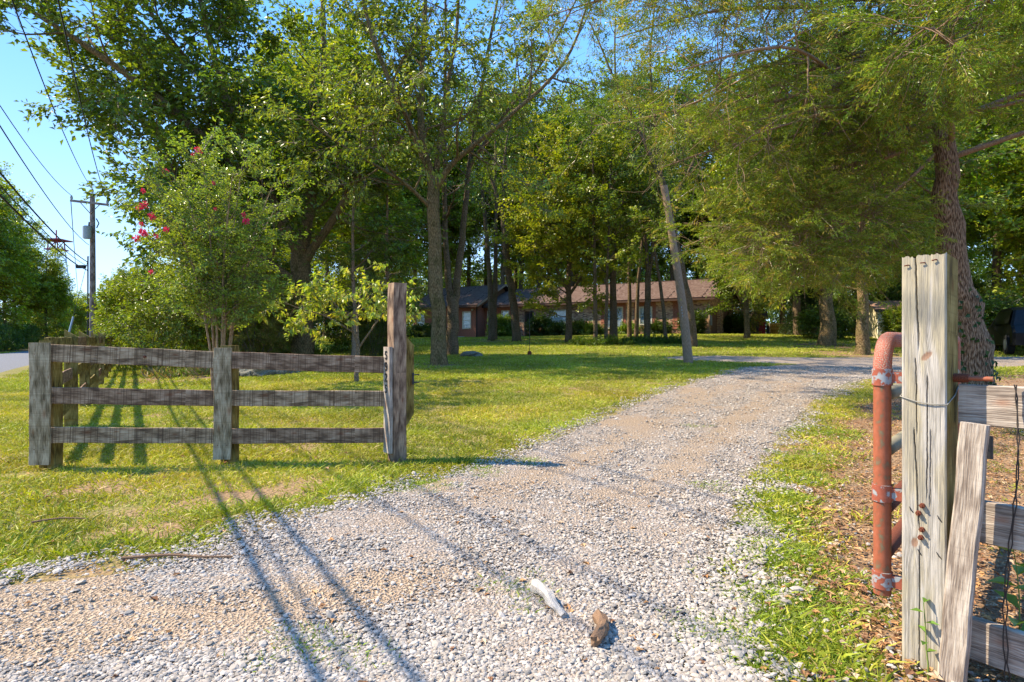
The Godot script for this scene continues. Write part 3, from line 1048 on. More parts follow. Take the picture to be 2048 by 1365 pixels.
func build_house() -> void:
	var h := thing("brick_house", "long low brick house with brown shingle roof behind the tree trunks", "house", Vector3(14.1, 1.66, -43.0), deg_to_rad(-33.0))
	var W := 20.4
	var D := 7.5
	var top := 2.7
	# main front wall
	var holes := [[-19.0, 0.72, 0.8, 1.45], [-17.5, 0.72, 0.8, 1.45], [-15.1, -0.05, 1.0, 2.15], [-12.1, 0.55, 1.9, 1.5], [-7.3, 0.6, 1.5, 1.55], [-4.7, 0.85, 1.0, 1.25]]
	var wall := part("wall", holed_wall(-W, 0.0, -0.7, top, 0.0, 0.22, holes), M.brick, h)
	for k in holes.size():
		if k == 2:
			continue
		window_part(h, holes[k][0], holes[k][1], -0.03, holes[k][2] - 0.15, holes[k][3], 0.0, [0.0, 0.6, 0.0, 0.95, 0.0, 0.35][k])
	# red board panels beside the windows
	for sp in [[-19.9, -16.7, 0, 1], [-8.4, -6.3, 4, -1], [-5.6, -3.9, 5, -1], [-2.6, -1.5, -1, -1]]:
		var hl := []
		for q in [sp[2], sp[3]]:
			if q >= 0:
				hl.append([holes[q][0], holes[q][1], holes[q][2] - 0.02, holes[q][3]])
		var panel := MeshInstance3D.new()
		panel.name = "siding_panel"
		panel.mesh = box_mesh(Vector3(sp[0], top - 0.06, 0.006), Vector3(sp[1], top, 0.03))
		panel.material_override = M.brown_trim
		h.add_child(panel, true)
		lap_boards(panel, sp[0], sp[1], 0.45, top - 0.06, 0.003, 0.2, "red_siding", hl)
	part("wall", box_mesh(Vector3(-W, -0.7, -D), Vector3(0, top, -D + 0.2)), M.brick, h)
	part("wall", box_mesh(Vector3(-W, -0.7, -D + 0.2), Vector3(-W + 0.2, top, -0.22)), M.brick, h)
	# front door in its recess, with stoop and porch column
	var door := part("door", box_mesh(Vector3(-0.46, 0.0, -0.04), Vector3(0.46, 2.08, 0.0)), M.brown_trim, h, Vector3(-15.1, 0.02, -0.14))
	part("door_frame", box_mesh(Vector3(-0.5, 0.0, -0.02), Vector3(-0.462, 2.1, 0.05)), M.tan_trim, door)
	part("door_frame", box_mesh(Vector3(0.462, 0.0, -0.02), Vector3(0.5, 2.1, 0.05)), M.tan_trim, door)
	part("door_panel", box_mesh(Vector3(-0.3, 1.1, 0.001), Vector3(0.3, 1.9, 0.015)), M.car_glass, door)
	part("door_knob", box_mesh(Vector3(0.36, 0.95, 0.0), Vector3(0.41, 1.0, 0.06)), M.grey_metal, door)
	part("stoop", box_mesh(Vector3(-16.4, -0.6, 0.0), Vector3(-13.9, -0.06, 1.3)), M.brick, h)
	part("porch_column", box_mesh(Vector3(-15.95, -0.06, 0.9), Vector3(-15.65, top - 0.1, 1.2)), M.brick, h)
	# right end: garage openings with plank doors under a boarded gable
	var z0 := -0.22
	for sp in [[z0, -0.7], [-3.2, -4.2], [-6.75, -D]]:
		part("garage_pier", box_mesh(Vector3(-0.22, -0.7, sp[1]), Vector3(0.0, 2.05, sp[0])), M.brick, h)
	part("garage_lintel", box_mesh(Vector3(-0.22, 2.05, -D), Vector3(0.0, top, z0)), M.brick, h)
	for zc in [-1.95, -5.475]:
		var gd := part("garage_door", box_mesh(Vector3(-0.3, -0.6, zc - 1.27), Vector3(-0.26, 2.05, zc + 1.27)), M.brown_trim, h)
		for q in 6:
			part("door_plank", box_mesh(Vector3(-0.26, -0.58, zc - 1.24 + q * 0.415), Vector3(-0.235, 2.02, zc - 0.84 + q * 0.415)), M.brown_siding, gd)
	var eave := 2.62
	var rid := 4.3
	var half := D / 2.0
	var gab := MeshInstance3D.new()
	gab.name = "gable"
	var gb := MB.new()
	var pit := (rid - eave) / (half + 0.4)
	gb.tri(Vector3(-0.05, top, 0.0), Vector3(-0.05, top + pit * half, -half), Vector3(-0.05, top, -D))
	gab.mesh = gb.done()
	gab.material_override = M.brown_siding
	h.add_child(gab, true)
	lap_boards(gab, 0.0, D, top, top + pit * half, 0.0, 0.19, "brown_siding", [], 1.0 / pit, Transform3D(Basis(Vector3.UP, PI / 2), Vector3(-0.05, 0, 0)))
	var lamp := tube_mesh([Vector3(0.0, 3.2, -half), Vector3(0.12, 3.17, -half), Vector3(0.16, 3.05, -half)], 0.05)
	part("gable_light", lamp, M.cream_trim, h)
	# roofs
	var ov := 0.55
	var yl := eave - pit * 0.0
	var zf := 0.4
	part("roof", slab(Vector3(-W, yl, zf), Vector3(ov, yl, zf), Vector3(ov, rid, -half), Vector3(-W, rid, -half), 0.1), M.shingle, h)
	part("roof", slab(Vector3(ov, yl, -D - zf), Vector3(-W, yl, -D - zf), Vector3(-W, rid, -half), Vector3(ov, rid, -half), 0.1), M.shingle, h)
	part("ridge_cap", box_mesh(Vector3(-W, rid + 0.08, -half - 0.12), Vector3(ov + 0.01, rid + 0.13, -half + 0.12)), M.shingle, h)
	part("gutter", box_mesh(Vector3(-W, yl - 0.12, zf + 0.002), Vector3(ov, yl + 0.02, zf + 0.1)), M.brown_trim, h)
	part("soffit", box_mesh(Vector3(-W, yl - 0.1, 0.002), Vector3(ov, yl - 0.07, zf)), M.tan_trim, h)
	# rake boards of the right gable
	for s in [0, 1]:
		var a := Vector3(ov + 0.002, yl - 0.1, zf if s == 0 else -D - zf)
		var c := Vector3(ov + 0.002, rid - 0.05, -half)
		var rb := MB.new()
		var up := Vector3(0, 0.2, 0)
		var ox := Vector3(0.04, 0, 0)
		if s == 0:
			rb.quad(a + up + ox, c + up + ox, c + ox, a + ox)
			rb.quad(a + ox, c + ox, c, a)
		else:
			rb.quad(c + up + ox, a + up + ox, a + ox, c + ox)
			rb.quad(c + ox, a + ox, a, c)
		part("rake_board", rb.done(), M.tan_trim, h)
	part("downspout", box_mesh(Vector3(0.02, -0.6, 0.02), Vector3(0.1, eave, 0.1)), M.tan_trim, h)
	part("vent_pipe", tube_mesh([Vector3(-2.4, 3.1, -0.9), Vector3(-2.4, 3.95, -0.9)], 0.06), M.dark_metal, h)
	part("meter_box", box_mesh(Vector3(0.0, 0.7, -0.45), Vector3(0.14, 1.4, -0.1)), M.grey_metal, h)
	part("foundation", box_mesh(Vector3(-W + 0.05, -0.9, -D + 0.05), Vector3(-0.05, -0.06, -0.25)), M.rock, h)
	# left wing, red lap siding
	var wx0 := -27.0
	var wx1 := -19.7
	var wz := 1.3
	var wd := 8.0
	var we := 2.62
	var wr := 4.75
	var wholes := [[wx1 - 1.05, 0.7, 0.95, 1.4], [wx1 - 2.75, 0.7, 0.95, 1.4], [wx1 - 4.5, 0.7, 0.95, 1.4], [wx1 - 6.45, 0.7, 0.95, 1.4]]
	var ww := part("wing_wall", holed_wall(wx0, wx1, -0.8, 2.7, wz, 0.2, wholes), M.red_siding, h)
	for k in 4:
		window_part(h, wholes[k][0], wholes[k][1], wz - 0.03, wholes[k][2] - 0.15, wholes[k][3], 0.0, [0.75, 0.9, 0.9, 0.4][k])
	lap_boards(ww, wx0, wx1, -0.3, 2.7, wz, 0.21, "red_siding", wholes)
	part("wing_wall", box_mesh(Vector3(wx1 - 0.2, -0.8, wz - wd), Vector3(wx1, 2.7, wz - 0.2)), M.red_siding, h)
	part("wing_wall", box_mesh(Vector3(wx0, -0.8, wz - wd), Vector3(wx0 + 0.2, 2.7, wz - 0.2)), M.red_siding, h)
	part("wing_wall", box_mesh(Vector3(wx0 + 0.2, -0.8, wz - wd), Vector3(wx1 - 0.2, 2.7, wz - wd + 0.2)), M.red_siding, h)
	part("corner_board", box_mesh(Vector3(wx1 - 0.02, -0.5, wz - 0.12), Vector3(wx1 + 0.03, 2.7, wz + 0.06)), M.brown_trim, h)
	part("crawl_vent", box_mesh(Vector3(wx1 - 2.4, -0.28, wz), Vector3(wx1 - 1.3, -0.02, wz + 0.06)), M.grey_metal, h)
	var wpit := (wr - we) / (wd / 2 + 0.5)
	gb = MB.new()
	var zm := wz - wd / 2
	gb.tri(Vector3(wx1 - 0.02, 2.7, wz), Vector3(wx1 - 0.02, 2.7 + wpit * wd / 2, zm), Vector3(wx1 - 0.02, 2.7, wz - wd))
	var gb2 := MB.new()
	gb2.tri(Vector3(wx0, 2.7, wz - wd), Vector3(wx0, 2.7 + wpit * wd / 2, zm), Vector3(wx0, 2.7, wz))
	part("wing_gable", gb2.done(), M.brown_siding, h)
	var wg := part("wing_gable", gb.done(), M.brown_siding, h)
	lap_boards(wg, -wz, wd - wz, 2.7, 2.7 + wpit * wd / 2, 0.0, 0.19, "brown_siding", [], 1.0 / wpit, Transform3D(Basis(Vector3.UP, PI / 2), Vector3(wx1 - 0.02, 0, 0)))
	part("wing_roof", slab(Vector3(wx0 - 0.5, we, wz + 0.5), Vector3(wx1 + 0.45, we, wz + 0.5), Vector3(wx1 + 0.45, wr, zm), Vector3(wx0 - 0.5, wr, zm), 0.1), M.shingle, h)
	part("wing_roof", slab(Vector3(wx1 + 0.45, we, wz - wd - 0.5), Vector3(wx0 - 0.5, we, wz - wd - 0.5), Vector3(wx0 - 0.5, wr, zm), Vector3(wx1 + 0.45, wr, zm), 0.1), M.shingle, h)
	part("gutter", box_mesh(Vector3(wx0 - 0.5, we - 0.12, wz + 0.502), Vector3(wx1 + 0.45, we + 0.02, wz + 0.6)), M.brown_trim, h)
	part("soffit", box_mesh(Vector3(wx0 - 0.5, we - 0.1, wz + 0.03), Vector3(wx1 + 0.45, we - 0.07, wz + 0.5)), M.brown_trim, h)
	for s in [0, 1]:
		var a := Vector3(wx1 + 0.452, we - 0.1, wz + 0.5 if s == 0 else wz - wd - 0.5)
		var c := Vector3(wx1 + 0.452, wr - 0.05, zm)
		var rb := MB.new()
		var up := Vector3(0, 0.2, 0)
		var ox := Vector3(0.04, 0, 0)
		if s == 0:
			rb.quad(a + up + ox, c + up + ox, c + ox, a + ox)
		else:
			rb.quad(c + up + ox, a + up + ox, a + ox, c + ox)
		part("rake_board", rb.done(), M.tan_trim, h)
	part("flood_light", tube_mesh([Vector3(wx1 - 0.35, 2.35, wz + 0.02), Vector3(wx1 - 0.33, 2.3, wz + 0.2)], 0.07), M.cream_trim, h)

func build_yard_things() -> void:
	# garden shed beyond the right trees
	var s := thing("garden_shed", "small cream garden shed with brown roof behind a green bush", "shed", P(22.4, 34.5, -0.05), deg_to_rad(-14))
	part("wall", box_mesh(Vector3(-1.5, 0, -1.2), Vector3(1.8, 1.75, 1.0)), M.shed_wall, s)
	part("roof", slab(Vector3(-1.75, 1.66, 1.25), Vector3(2.05, 1.66, 1.25), Vector3(2.05, 2.2, -0.1), Vector3(-1.75, 2.2, -0.1), 0.06), M.shed_roof, s)
	part("roof", slab(Vector3(2.05, 1.66, -1.45), Vector3(-1.75, 1.66, -1.45), Vector3(-1.75, 2.2, -0.1), Vector3(2.05, 2.2, -0.1), 0.06), M.shed_roof, s)
	var gm := MB.new()
	gm.tri(Vector3(-1.5, 1.75, -1.2), Vector3(-1.5, 2.12, -0.1), Vector3(-1.5, 1.75, 1.0))
	part("gable", gm.done(), M.shed_wall, s)
	gm = MB.new()
	gm.tri(Vector3(1.8, 1.75, 1.0), Vector3(1.8, 2.12, -0.1), Vector3(1.8, 1.75, -1.2))
	part("gable", gm.done(), M.shed_wall, s)
	part("eave_board", box_mesh(Vector3(-1.75, 1.56, 1.24), Vector3(2.05, 1.665, 1.27)), M.screen, s)
	for dx in [-1.42, -0.35]:
		var dr := part("door", box_mesh(Vector3(dx, 0.08, 1.002), Vector3(dx + 0.98, 1.5, 1.03)), M.shed_wall, s)
		for e in [[0.0, 0.1], [0.88, 0.98]]:
			part("stile", box_mesh(Vector3(dx + e[0], 0.08, 1.03), Vector3(dx + e[1], 1.5, 1.05)), M.shed_trim, dr)
		for e in [0.08, 0.72, 1.4]:
			part("door_rail", box_mesh(Vector3(dx + 0.1, e, 1.03), Vector3(dx + 0.88, e + 0.1, 1.048)), M.shed_trim, dr)
	part("corner_trim", box_mesh(Vector3(-1.53, 0, 0.93), Vector3(-1.43, 1.6, 1.035)), M.shed_trim, s)
	# slatted wooden bin
	var wb := thing("wooden_bin", "low grey slatted wooden bin on the lawn right of the house", "bin", P(19.9, 45.0, -0.03), deg_to_rad(-8))
	part("frame", box_mesh(Vector3(-0.62, 0, -0.6), Vector3(0.62, 0.78, 0.56)), M.brown_trim, wb)
	for k in 9:
		part("slat", box_mesh(Vector3(-0.66 + k * 0.148, 0.02, 0.563), Vector3(-0.535 + k * 0.148, 0.84, 0.59)), M.mossy_post, wb)
	part("rim_board", box_mesh(Vector3(-0.72, 0.842, -0.66), Vector3(0.72, 0.9, 0.66)), M.fence_post, wb)
	for sx in [-0.72, 0.66]:
		part("post", box_mesh(Vector3(sx, 0, 0.592), Vector3(sx + 0.07, 0.84, 0.66)), M.fence_post, wb)
	# shepherd's hook with a flower-pot foot
	var hk := thing("garden_hook", "thin dark shepherd's hook standing in the shaded lawn", "garden hook", P(0.64, 21.8))
	part("rod", tube_mesh(Array(curve([Vector3(0, -0.1, 0), Vector3(0, 0.9, 0), Vector3(0.0, 1.5, 0), Vector3(0.08, 1.63, 0), Vector3(0.17, 1.56, 0), Vector3(0.17, 1.48, 0)], 24)), 0.012, 6), M.dark_metal, hk)
	var pot := MB.new()
	pot.tube(PackedVector3Array([Vector3(0, -0.02, 0.0), Vector3(0, 0.10, 0), Vector3(0, 0.17, 0.0)]), PackedFloat32Array([0.07, 0.085, 0.05]), 10)
	part("foot", pot.done(), M.rust, hk)
	# flat rock at the foot of the twin-stemmed tree
	var rk := rock_mesh(0.42, 0.14, 0.3, 3)
	tag(part("flat_rock", rk, M.rock, self, P(-1.45, 21.4, 0.05)), "flat grey rock at the foot of the twin-stemmed tree", "rock")
	# rock pile of the flower bed
	var spots := [[-6.75, 15.2, 0.34], [-6.4, 15.35, 0.42], [-6.05, 15.25, 0.30], [-6.5, 15.0, 0.27], [-6.15, 14.95, 0.36], [-5.8, 15.05, 0.24], [-5.6, 15.25, 0.2], [-6.95, 15.0, 0.22]]
	var names := ["broad mossy rock at the left back of the stone pile", "largest grey rock, highest in the middle of the stone pile", "grey rock at the right back of the stone pile", "low grey rock at the front left of the stone pile", "wide grey rock at the front of the stone pile", "small grey rock at the right front of the stone pile", "rightmost small rock on the lawn beside the stone pile", "small rock at the far left of the stone pile"]
	for k in spots.size():
		var sp: Array = spots[k]
		tag(part("bed_rock", rock_mesh(sp[2], sp[2] * 0.6, sp[2] * 0.8, 20 + k), M.rock, self, P(sp[0], sp[1], sp[2] * 0.22), Vector3(0, k * 1.1, 0)), names[k], "rock", "rocks piled at the end of the flower bed")
	# black car half hidden by the cedar
	build_car()
	# red play house far behind
	var ph := thing("red_outbuilding", "small dark red outbuilding corner showing right of the garage", "outbuilding", P(23.4, 58.0, -0.1), deg_to_rad(-20))
	part("wall", box_mesh(Vector3(-1.0, 0, -0.8), Vector3(1.0, 2.0, 0.8)), M.barn_red, ph)
	part("roof", slab(Vector3(-1.2, 1.95, 1.0), Vector3(1.2, 1.95, 1.0), Vector3(1.2, 2.6, 0), Vector3(-1.2, 2.6, 0), 0.06), M.shingle, ph)
	part("roof", slab(Vector3(1.2, 1.95, -1.0), Vector3(-1.2, 1.95, -1.0), Vector3(-1.2, 2.6, 0), Vector3(1.2, 2.6, 0), 0.06), M.shingle, ph)
	part("door", box_mesh(Vector3(-0.4, 0, 0.802), Vector3(0.4, 1.7, 0.83)), M.brown_trim, ph)
	# wood scraps on the gravel
	var lg := MB.new()
	worn_log(lg, [Vector3(-0.15, 0.0, 0.0), Vector3(-0.04, 0.006, -0.008), Vector3(0.06, 0.0, 0.006), Vector3(0.15, -0.01, 0.0)], 0.036, 0.014, 3)
	tag(part("bleached_log", lg.done(), M.bleached_wood, self, P(0.17, 2.72, 0.048), Vector3(0, deg_to_rad(-68), 0)), "pale bleached piece of wood lying on the gravel", "driftwood")
	lg = MB.new()
	worn_log(lg, [Vector3(-0.11, 0, 0.0), Vector3(-0.03, 0.008, 0.022), Vector3(0.03, 0.008, 0.024), Vector3(0.11, 0, 0.0)], 0.022, 0.027, 5)
	tag(part("wood_chunk", lg.done(), M.dead_wood, self, P(0.345, 2.44, 0.05), Vector3(0, deg_to_rad(78), 0)), "short curved brown chunk of wood on the gravel", "wood chunk")
	lg = MB.new()
	lg.tube(curve([Vector3(-0.3, 0, 0.01), Vector3(-0.05, 0.008, -0.012), Vector3(0.12, 0.004, 0.01), Vector3(0.29, 0, 0)], 14), radii(15, 0.009, 0.005), 6)
	tag(part("fallen_stick", lg.done(), M.dead_wood, self, P(-1.83, 3.29, 0.035), Vector3(0, 0.03, 0)), "long thin brown stick at the edge of gravel and grass", "stick")
	lg = MB.new()
	lg.tube(curve([Vector3(-0.16, 0, 0.01), Vector3(0.0, 0.012, -0.01), Vector3(0.17, 0.004, 0.01)], 8), radii(9, 0.007, 0.004), 6)
	tag(part("fallen_stick", lg.done(), M.dead_wood, self, P(-3.0, 3.98, 0.03), Vector3(0, 0.2, 0)), "short stick on the bare earth at the left lawn edge", "stick")

func worn_log(b: MB, path: Array, r0: float, r1: float, sd: int) -> void:
	# a broken piece of wood: uneven girth, splintered ends
	var pts := curve(path, 16)
	var n0 := b.v.size()
	b.tube(pts, radii(17, r0, r1), 11)
	for k in range(n0, b.v.size()):
		var p := b.v[k]
		var ax := pts[0]
		for q in pts:
			if p.distance_squared_to(q) < p.distance_squared_to(ax):
				ax = q
		var ang := atan2(p.y - ax.y, p.z - ax.z)
		b.v[k] = ax + (p - ax) * (1.0 + 0.35 * nz(ang * 1.2 + sd * 9.0, p.x * 6.0, 1.0) + 0.15 * nz(ang * 3.0, p.x * 30.0 + sd, 1.0)) + Vector3(0.012 * nz(ang * 2.0, sd * 3.0 + signf(p.x), 2.0), 0, 0)
	b.flat = true

func rock_mesh(rx: float, ry: float, rz: float, sd: int) -> ArrayMesh:
	var s := SphereMesh.new()
	s.radius = 1.0
	s.height = 2.0
	s.radial_segments = 14
	s.rings = 8
	var a := s.surface_get_arrays(0)
	var v: PackedVector3Array = a[Mesh.ARRAY_VERTEX]
	var b := MB.new()
	b.flat = true
	for p in v:
		var k := 1.0 + 0.32 * fnoise.get_noise_3d(p.x * 1.1 + sd * 7.0, p.y * 1.1, p.z * 1.1) + 0.12 * fnoise.get_noise_3d(p.x * 3.0, p.y * 3.0 + sd, p.z * 3.0)
		b.vert(Vector3(p.x * rx, p.y * ry, p.z * rz) * k, p)
	b.i = a[Mesh.ARRAY_INDEX]
	return b.done()

func build_car() -> void:
	var c := thing("parked_car", "black car parked under the trees behind the cedar trunk", "car", P(19.4, 22.6, 0.02), deg_to_rad(62))
	# body: side outline in x (length) and y, widened across z
	var prof := [Vector2(-2.2, 0.32), Vector2(-2.25, 0.75), Vector2(-2.1, 0.98), Vector2(-1.95, 1.05), Vector2(-1.7, 1.58), Vector2(-1.2, 1.70), Vector2(0.2, 1.68), Vector2(0.75, 1.52), Vector2(1.15, 1.08), Vector2(1.9, 0.98), Vector2(2.2, 0.82), Vector2(2.25, 0.5), Vector2(2.15, 0.32)]
	var b := MB.new()
	var zs := [-0.88, -0.80, -0.4, 0.4, 0.80, 0.88]
	var n := prof.size()
	for j in zs.size() - 1:
		for k in n:
			var p0: Vector2 = prof[k]
			var p1: Vector2 = prof[(k + 1) % n]
			var q := []
			for e in [[p0, zs[j]], [p0, zs[j + 1]], [p1, zs[j + 1]], [p1, zs[j]]]:
				var p: Vector2 = e[0]
				var z: float = e[1]
				var inw := 0.16 if p.y > 1.2 else 0.0
				var edge := 0.03 if absf(z) > 0.85 else 0.0
				q.append(Vector3(p.x * (1.0 - edge), 0.9 + (p.y - 0.9) * (1.0 - edge), z * (1.0 - inw)))
			b.quad(q[0], q[1], q[2], q[3])
	for sd in [0, 1]:
		var z: float = zs[0] if sd == 0 else zs[zs.size() - 1]
		for k in range(1, n - 1):
			var t := []
			for p in [prof[0], prof[k], prof[k + 1]]:
				t.append(Vector3(p.x * 0.97, 0.9 + (p.y - 0.9) * 0.97, z * (0.84 if p.y > 1.2 else 1.0)))
			if sd == 1:
				b.tri(t[0], t[1], t[2])
			else:
				b.tri(t[0], t[2], t[1])
	part("body", b.done(), M.car_paint, c)
	for sz in [-1, 1]:
		for w in [[-1.6, -0.55], [-0.48, 0.45]]:
			var g := MB.new()
			var z0: float = 0.893 * sz
			var z1: float = 0.772 * sz
			var q := [Vector3(w[0], 1.58, z1), Vector3(w[1], 1.58, z1), Vector3(w[1] + 0.1, 1.1, z0), Vector3(w[0] - 0.1, 1.1, z0)]
			if sz > 0:
				g.quad(q[0], q[1], q[2], q[3])
			else:
				g.quad(q[1], q[0], q[3], q[2])
			part("side_window", g.done(), M.car_glass, c)
		for x in [-1.4, 1.4]:
			var wl := part("wheel", tube_mesh([Vector3(x, 0.34, 0.70 * sz), Vector3(x, 0.34, 0.92 * sz)], 0.35, 18), M.tyre, c)
			part("rim", tube_mesh([Vector3(x, 0.34, 0.90 * sz), Vector3(x, 0.34, 0.93 * sz)], 0.2, 14), M.grey_metal, wl)
		part("headlight", box_mesh(Vector3(2.16, 0.66, 0.62 * sz - 0.16), Vector3(2.24, 0.8, 0.62 * sz + 0.16)), M.cream_trim, c)

# ------------------------------------------------------------------ fences and gate
# a board between two world points, its length along y of its own mesh; width stands upright
func rail_between(parent: Node, called: String, a: Vector3, b: Vector3, w: float, t: float, m: Material) -> MeshInstance3D:
	var o := MeshInstance3D.new()
	o.name = called
	o.mesh = board(w, t, a.distance_to(b), 0.004, 0.006, 8)
	o.material_override = m
	parent.add_child(o, true)
	var y := (b - a).normalized()
	var z := y.cross(Vector3.UP).normalized()
	var x := y.cross(z)
	o.transform = Transform3D(Basis(x, y, z), a)
	return o

func build_front_fence() -> void:
	# three-rail fence facing the camera; left end nearer
	var f := thing("front_fence", "weathered three-rail board fence between the lawn and the gravel", "fence", Vector3.ZERO)
	var pts := [Vector3(-4.40, 0, -5.62), Vector3(-2.82, 0, -5.88), Vector3(-1.21, 0, -6.05)]
	var fwd := Vector3(0.10, 0, 1.0).normalized()   # towards the camera
	var hts := [1.215, 1.165, 1.13]
	for k in 2:
		var p: Vector3 = pts[k]
		p.y = gh(p.x, -p.z)
		var ps := part("post", board(0.14, 0.13, hts[k] + 0.31, 0.006, 0.006), M.mossy_post, f, p + Vector3(0.015, -0.30, 0) - fwd * 0.10, Vector3(0, 0.1, 0))
		# facing board nailed over the rail ends
		var fb := part("facing_board", board(0.178 if k == 0 else 0.165, 0.03, hts[k] - 0.075, 0.004, 0.008), M.fence_post, f, p + Vector3(-0.01, 0.065, 0) + fwd * 0.025, Vector3(0, 0.1, rf(-0.004, 0.004)))
		for q in [0.12, 0.5, 0.85]:
			for sx in [-0.04, 0.045]:
				part("nail", tube_mesh([Vector3(sx, hts[k] * q, 0.013), Vector3(sx, hts[k] * q, 0.0185)], 0.004, 6), M.rust, fb)
	# rails: heights read at the posts
	var rows := [[1.195, 1.115, 1.06], [0.79, 0.735, 0.715], [0.415, 0.365, 0.345]]
	var wid := [0.165, 0.155, 0.15]
	for r in 3:
		for k in 2:
			var a: Vector3 = pts[k]
			var b: Vector3 = pts[k + 1]
			a.y = rows[r][k] - wid[r] / 2.0
			b.y = rows[r][k + 1] - wid[r] / 2.0
			if k == 1:
				a.x += 0.004
			rail_between(f, "rail", a, b, wid[r], 0.026, M.fence_board if (r + k) % 2 == 0 else M.fence_board_dark)
	# nail and hook on the top rail
	var nb := tube_mesh([Vector3(-3.52, 1.07, -5.755), Vector3(-3.52, 1.07, -5.738)], 0.012, 8)
	part("nail", nb, M.rust, f)

func build_road_fence() -> void:
	var f := thing("road_fence", "mossy three-rail fence running away beside the road, slant-cut post tops", "fence", Vector3.ZERO)
	var d := 5.95
	var k := 0
	var prev := Vector3.ZERO
	var side := Vector3(1.0, 0, 0.0)
	while d < 46.0:
		var x := -0.88 - 0.63 * d
		if k == 0:
			x -= 0.02
		var p := P(x, d)
		if k > 0:
			# slant-topped post
			var b := MB.new()
			var h := 1.35 + rf(-0.03, 0.03)
			var w := 0.075
			var top := [Vector3(-w, h + 0.04, -w), Vector3(w, h - 0.06, -w), Vector3(w, h - 0.06, w), Vector3(-w, h + 0.04, w)]
			var bot := [Vector3(-w, -0.25, -w), Vector3(w, -0.25, -w), Vector3(w, -0.25, w), Vector3(-w, -0.25, w)]
			b.quad(top[0], top[1], top[2], top[3])
			for e in 4:
				var e2 := (e + 1) % 4
				b.quad(top[e2], top[e], bot[e], bot[e2], Vector2(0, h), Vector2(0.15, -0.25))
			var post := part("post", b.done(), M.mossy_post, f, p, Vector3(rf(-0.015, 0.015), 0.56 + rf(-0.05, 0.05), rf(-0.02, 0.02)))
			part("facing_board", board(0.15, 0.028, h - 0.2, 0.003, 0.004), M.mossy_post, post, Vector3(0, 0.12, 0.09))
		var here := p
		if k > 0:
			for r in 3:
				var ya: float = [1.18, 0.76, 0.37][r]
				rail_between(f, "rail", prev + Vector3(0.0, ya, -0.02), here + Vector3(0.0, ya, -0.02), 0.15, 0.026, M.mossy_post if (k + r) % 2 else M.fence_board_dark)
		prev = here
		d += 2.42
		k += 1

func build_left_gate_post() -> void:
	# tall square gate post, house number board, latch board
	var turn := deg_to_rad(39.0)
	var g := thing("gate_post", "tall square wooden gate post with black house number 5925", "gate post", P(-1.16, 6.05), turn)
	# local +z faces right-front, local -x faces left-front
	var ps := board(0.142, 0.142, 1.80 + 0.35, 0.006, 0.006, 10)
	part("post", ps, M.gate_post_wood, g, Vector3(0, -0.35, 0))
	var nbm := board(0.135, 0.036, 1.06, 0.004, 0.004, 6)
	# number board on the left-front face, in front of the rail ends
	var nb := part("number_board", nbm, M.pale_board, g, Vector3(-0.094, 0.10, -0.012), Vector3(0, -PI / 2, 0))
	var tm := ["5", "9", "2", "5"]
	var font := SystemFont.new()
	font.font_names = PackedStringArray(["Droid Serif"])
	for k in 4:
		var t := TextMesh.new()
		t.text = tm[k]
		t.font = font
		t.font_size = 64
		t.pixel_size = 0.0018
		t.depth = 0.006
		part("house_number", t, M.digit, nb, Vector3(0.0, 1.06 - 0.085 - 0.112 * k, 0.0225))
	# latch board at the back right with bevelled ends
	var b := MB.new()
	var o := [Vector2(0.0, 0.33), Vector2(0.0, 1.33), Vector2(0.09, 1.22), Vector2(0.135, 1.20 - 0.03), Vector2(0.135, 0.47), Vector2(0.06, 0.36)]
	var z0 := -0.045
	var z1 := -0.005
	for k in o.size():
		var p0: Vector2 = o[k]
		var p1: Vector2 = o[(k + 1) % o.size()]
		b.quad(Vector3(p0.x, p0.y, z0), Vector3(p1.x, p1.y, z0), Vector3(p1.x, p1.y, z1), Vector3(p0.x, p0.y, z1), Vector2(p0.y, p0.x), Vector2(p1.y, p1.x + 0.04))
	for k in range(1, o.size() - 1):
		for e in 2:
			var z := z1 if e == 0 else z0
			var q := [Vector3(o[0].x, o[0].y, z), Vector3(o[k].x, o[k].y, z), Vector3(o[k + 1].x, o[k + 1].y, z)]
			if e == 0:
				b.tri(q[0], q[1], q[2])
			else:
				b.tri(q[0], q[2], q[1])
	var lb := part("latch_board", b.done(), M.mossy_post, g, Vector3(0.073, 0.0, -0.02))
	for y in [0.79, 0.87]:
		part("latch_pin", tube_mesh([Vector3(0.11, y, 0.0), Vector3(0.19, y, 0.012)], 0.007, 6), M.dark_metal, lb)
	part("latch_plate", box_mesh(Vector3(0.112, 0.77, -0.004), Vector3(0.134, 0.89, 0.002)), M.dark_metal, lb)

# right gate post: worn face with a long drying crack and two knots, all in the mesh
func crack_depth(u: float, y: float) -> float:
	# three overlapping drying cracks running down with the grain, each [u top, u bottom, y top, y bottom, width]
	var g := 0.0
	for q in [[-0.027, -0.014, 1.56, 1.16, 0.0019], [-0.026, -0.020, 1.16, 0.86, 0.0013], [-0.030, -0.012, 0.9, 0.5, 0.0014], [-0.012, -0.016, 0.47, -0.2, 0.0011], [0.012, 0.010, 1.10, 0.62, 0.0012], [0.022, 0.02, 0.9, 0.6, 0.0010]]:
		var t: float = clampf((q[2] - y) / (q[2] - q[3]), 0.0, 1.0)
		var ends := smoothstep(0.0, 0.06, t) * smoothstep(1.0, 0.75, t) if q[2] < 1.5 else smoothstep(1.0, 0.7, t)
		var c: float = lerpf(q[0], q[1], t) + 0.0022 * nz(y, q[0] * 900.0, 5.0) + 0.0012 * nz(y, q[0] * 300.0, 22.0)
		g = maxf(g, ends * exp(-pow((u - c) / q[4], 2.0)))
	return 0.018 * g + 0.0012 * absf(nz(u * 260.0, y * 4.0, 1.0))

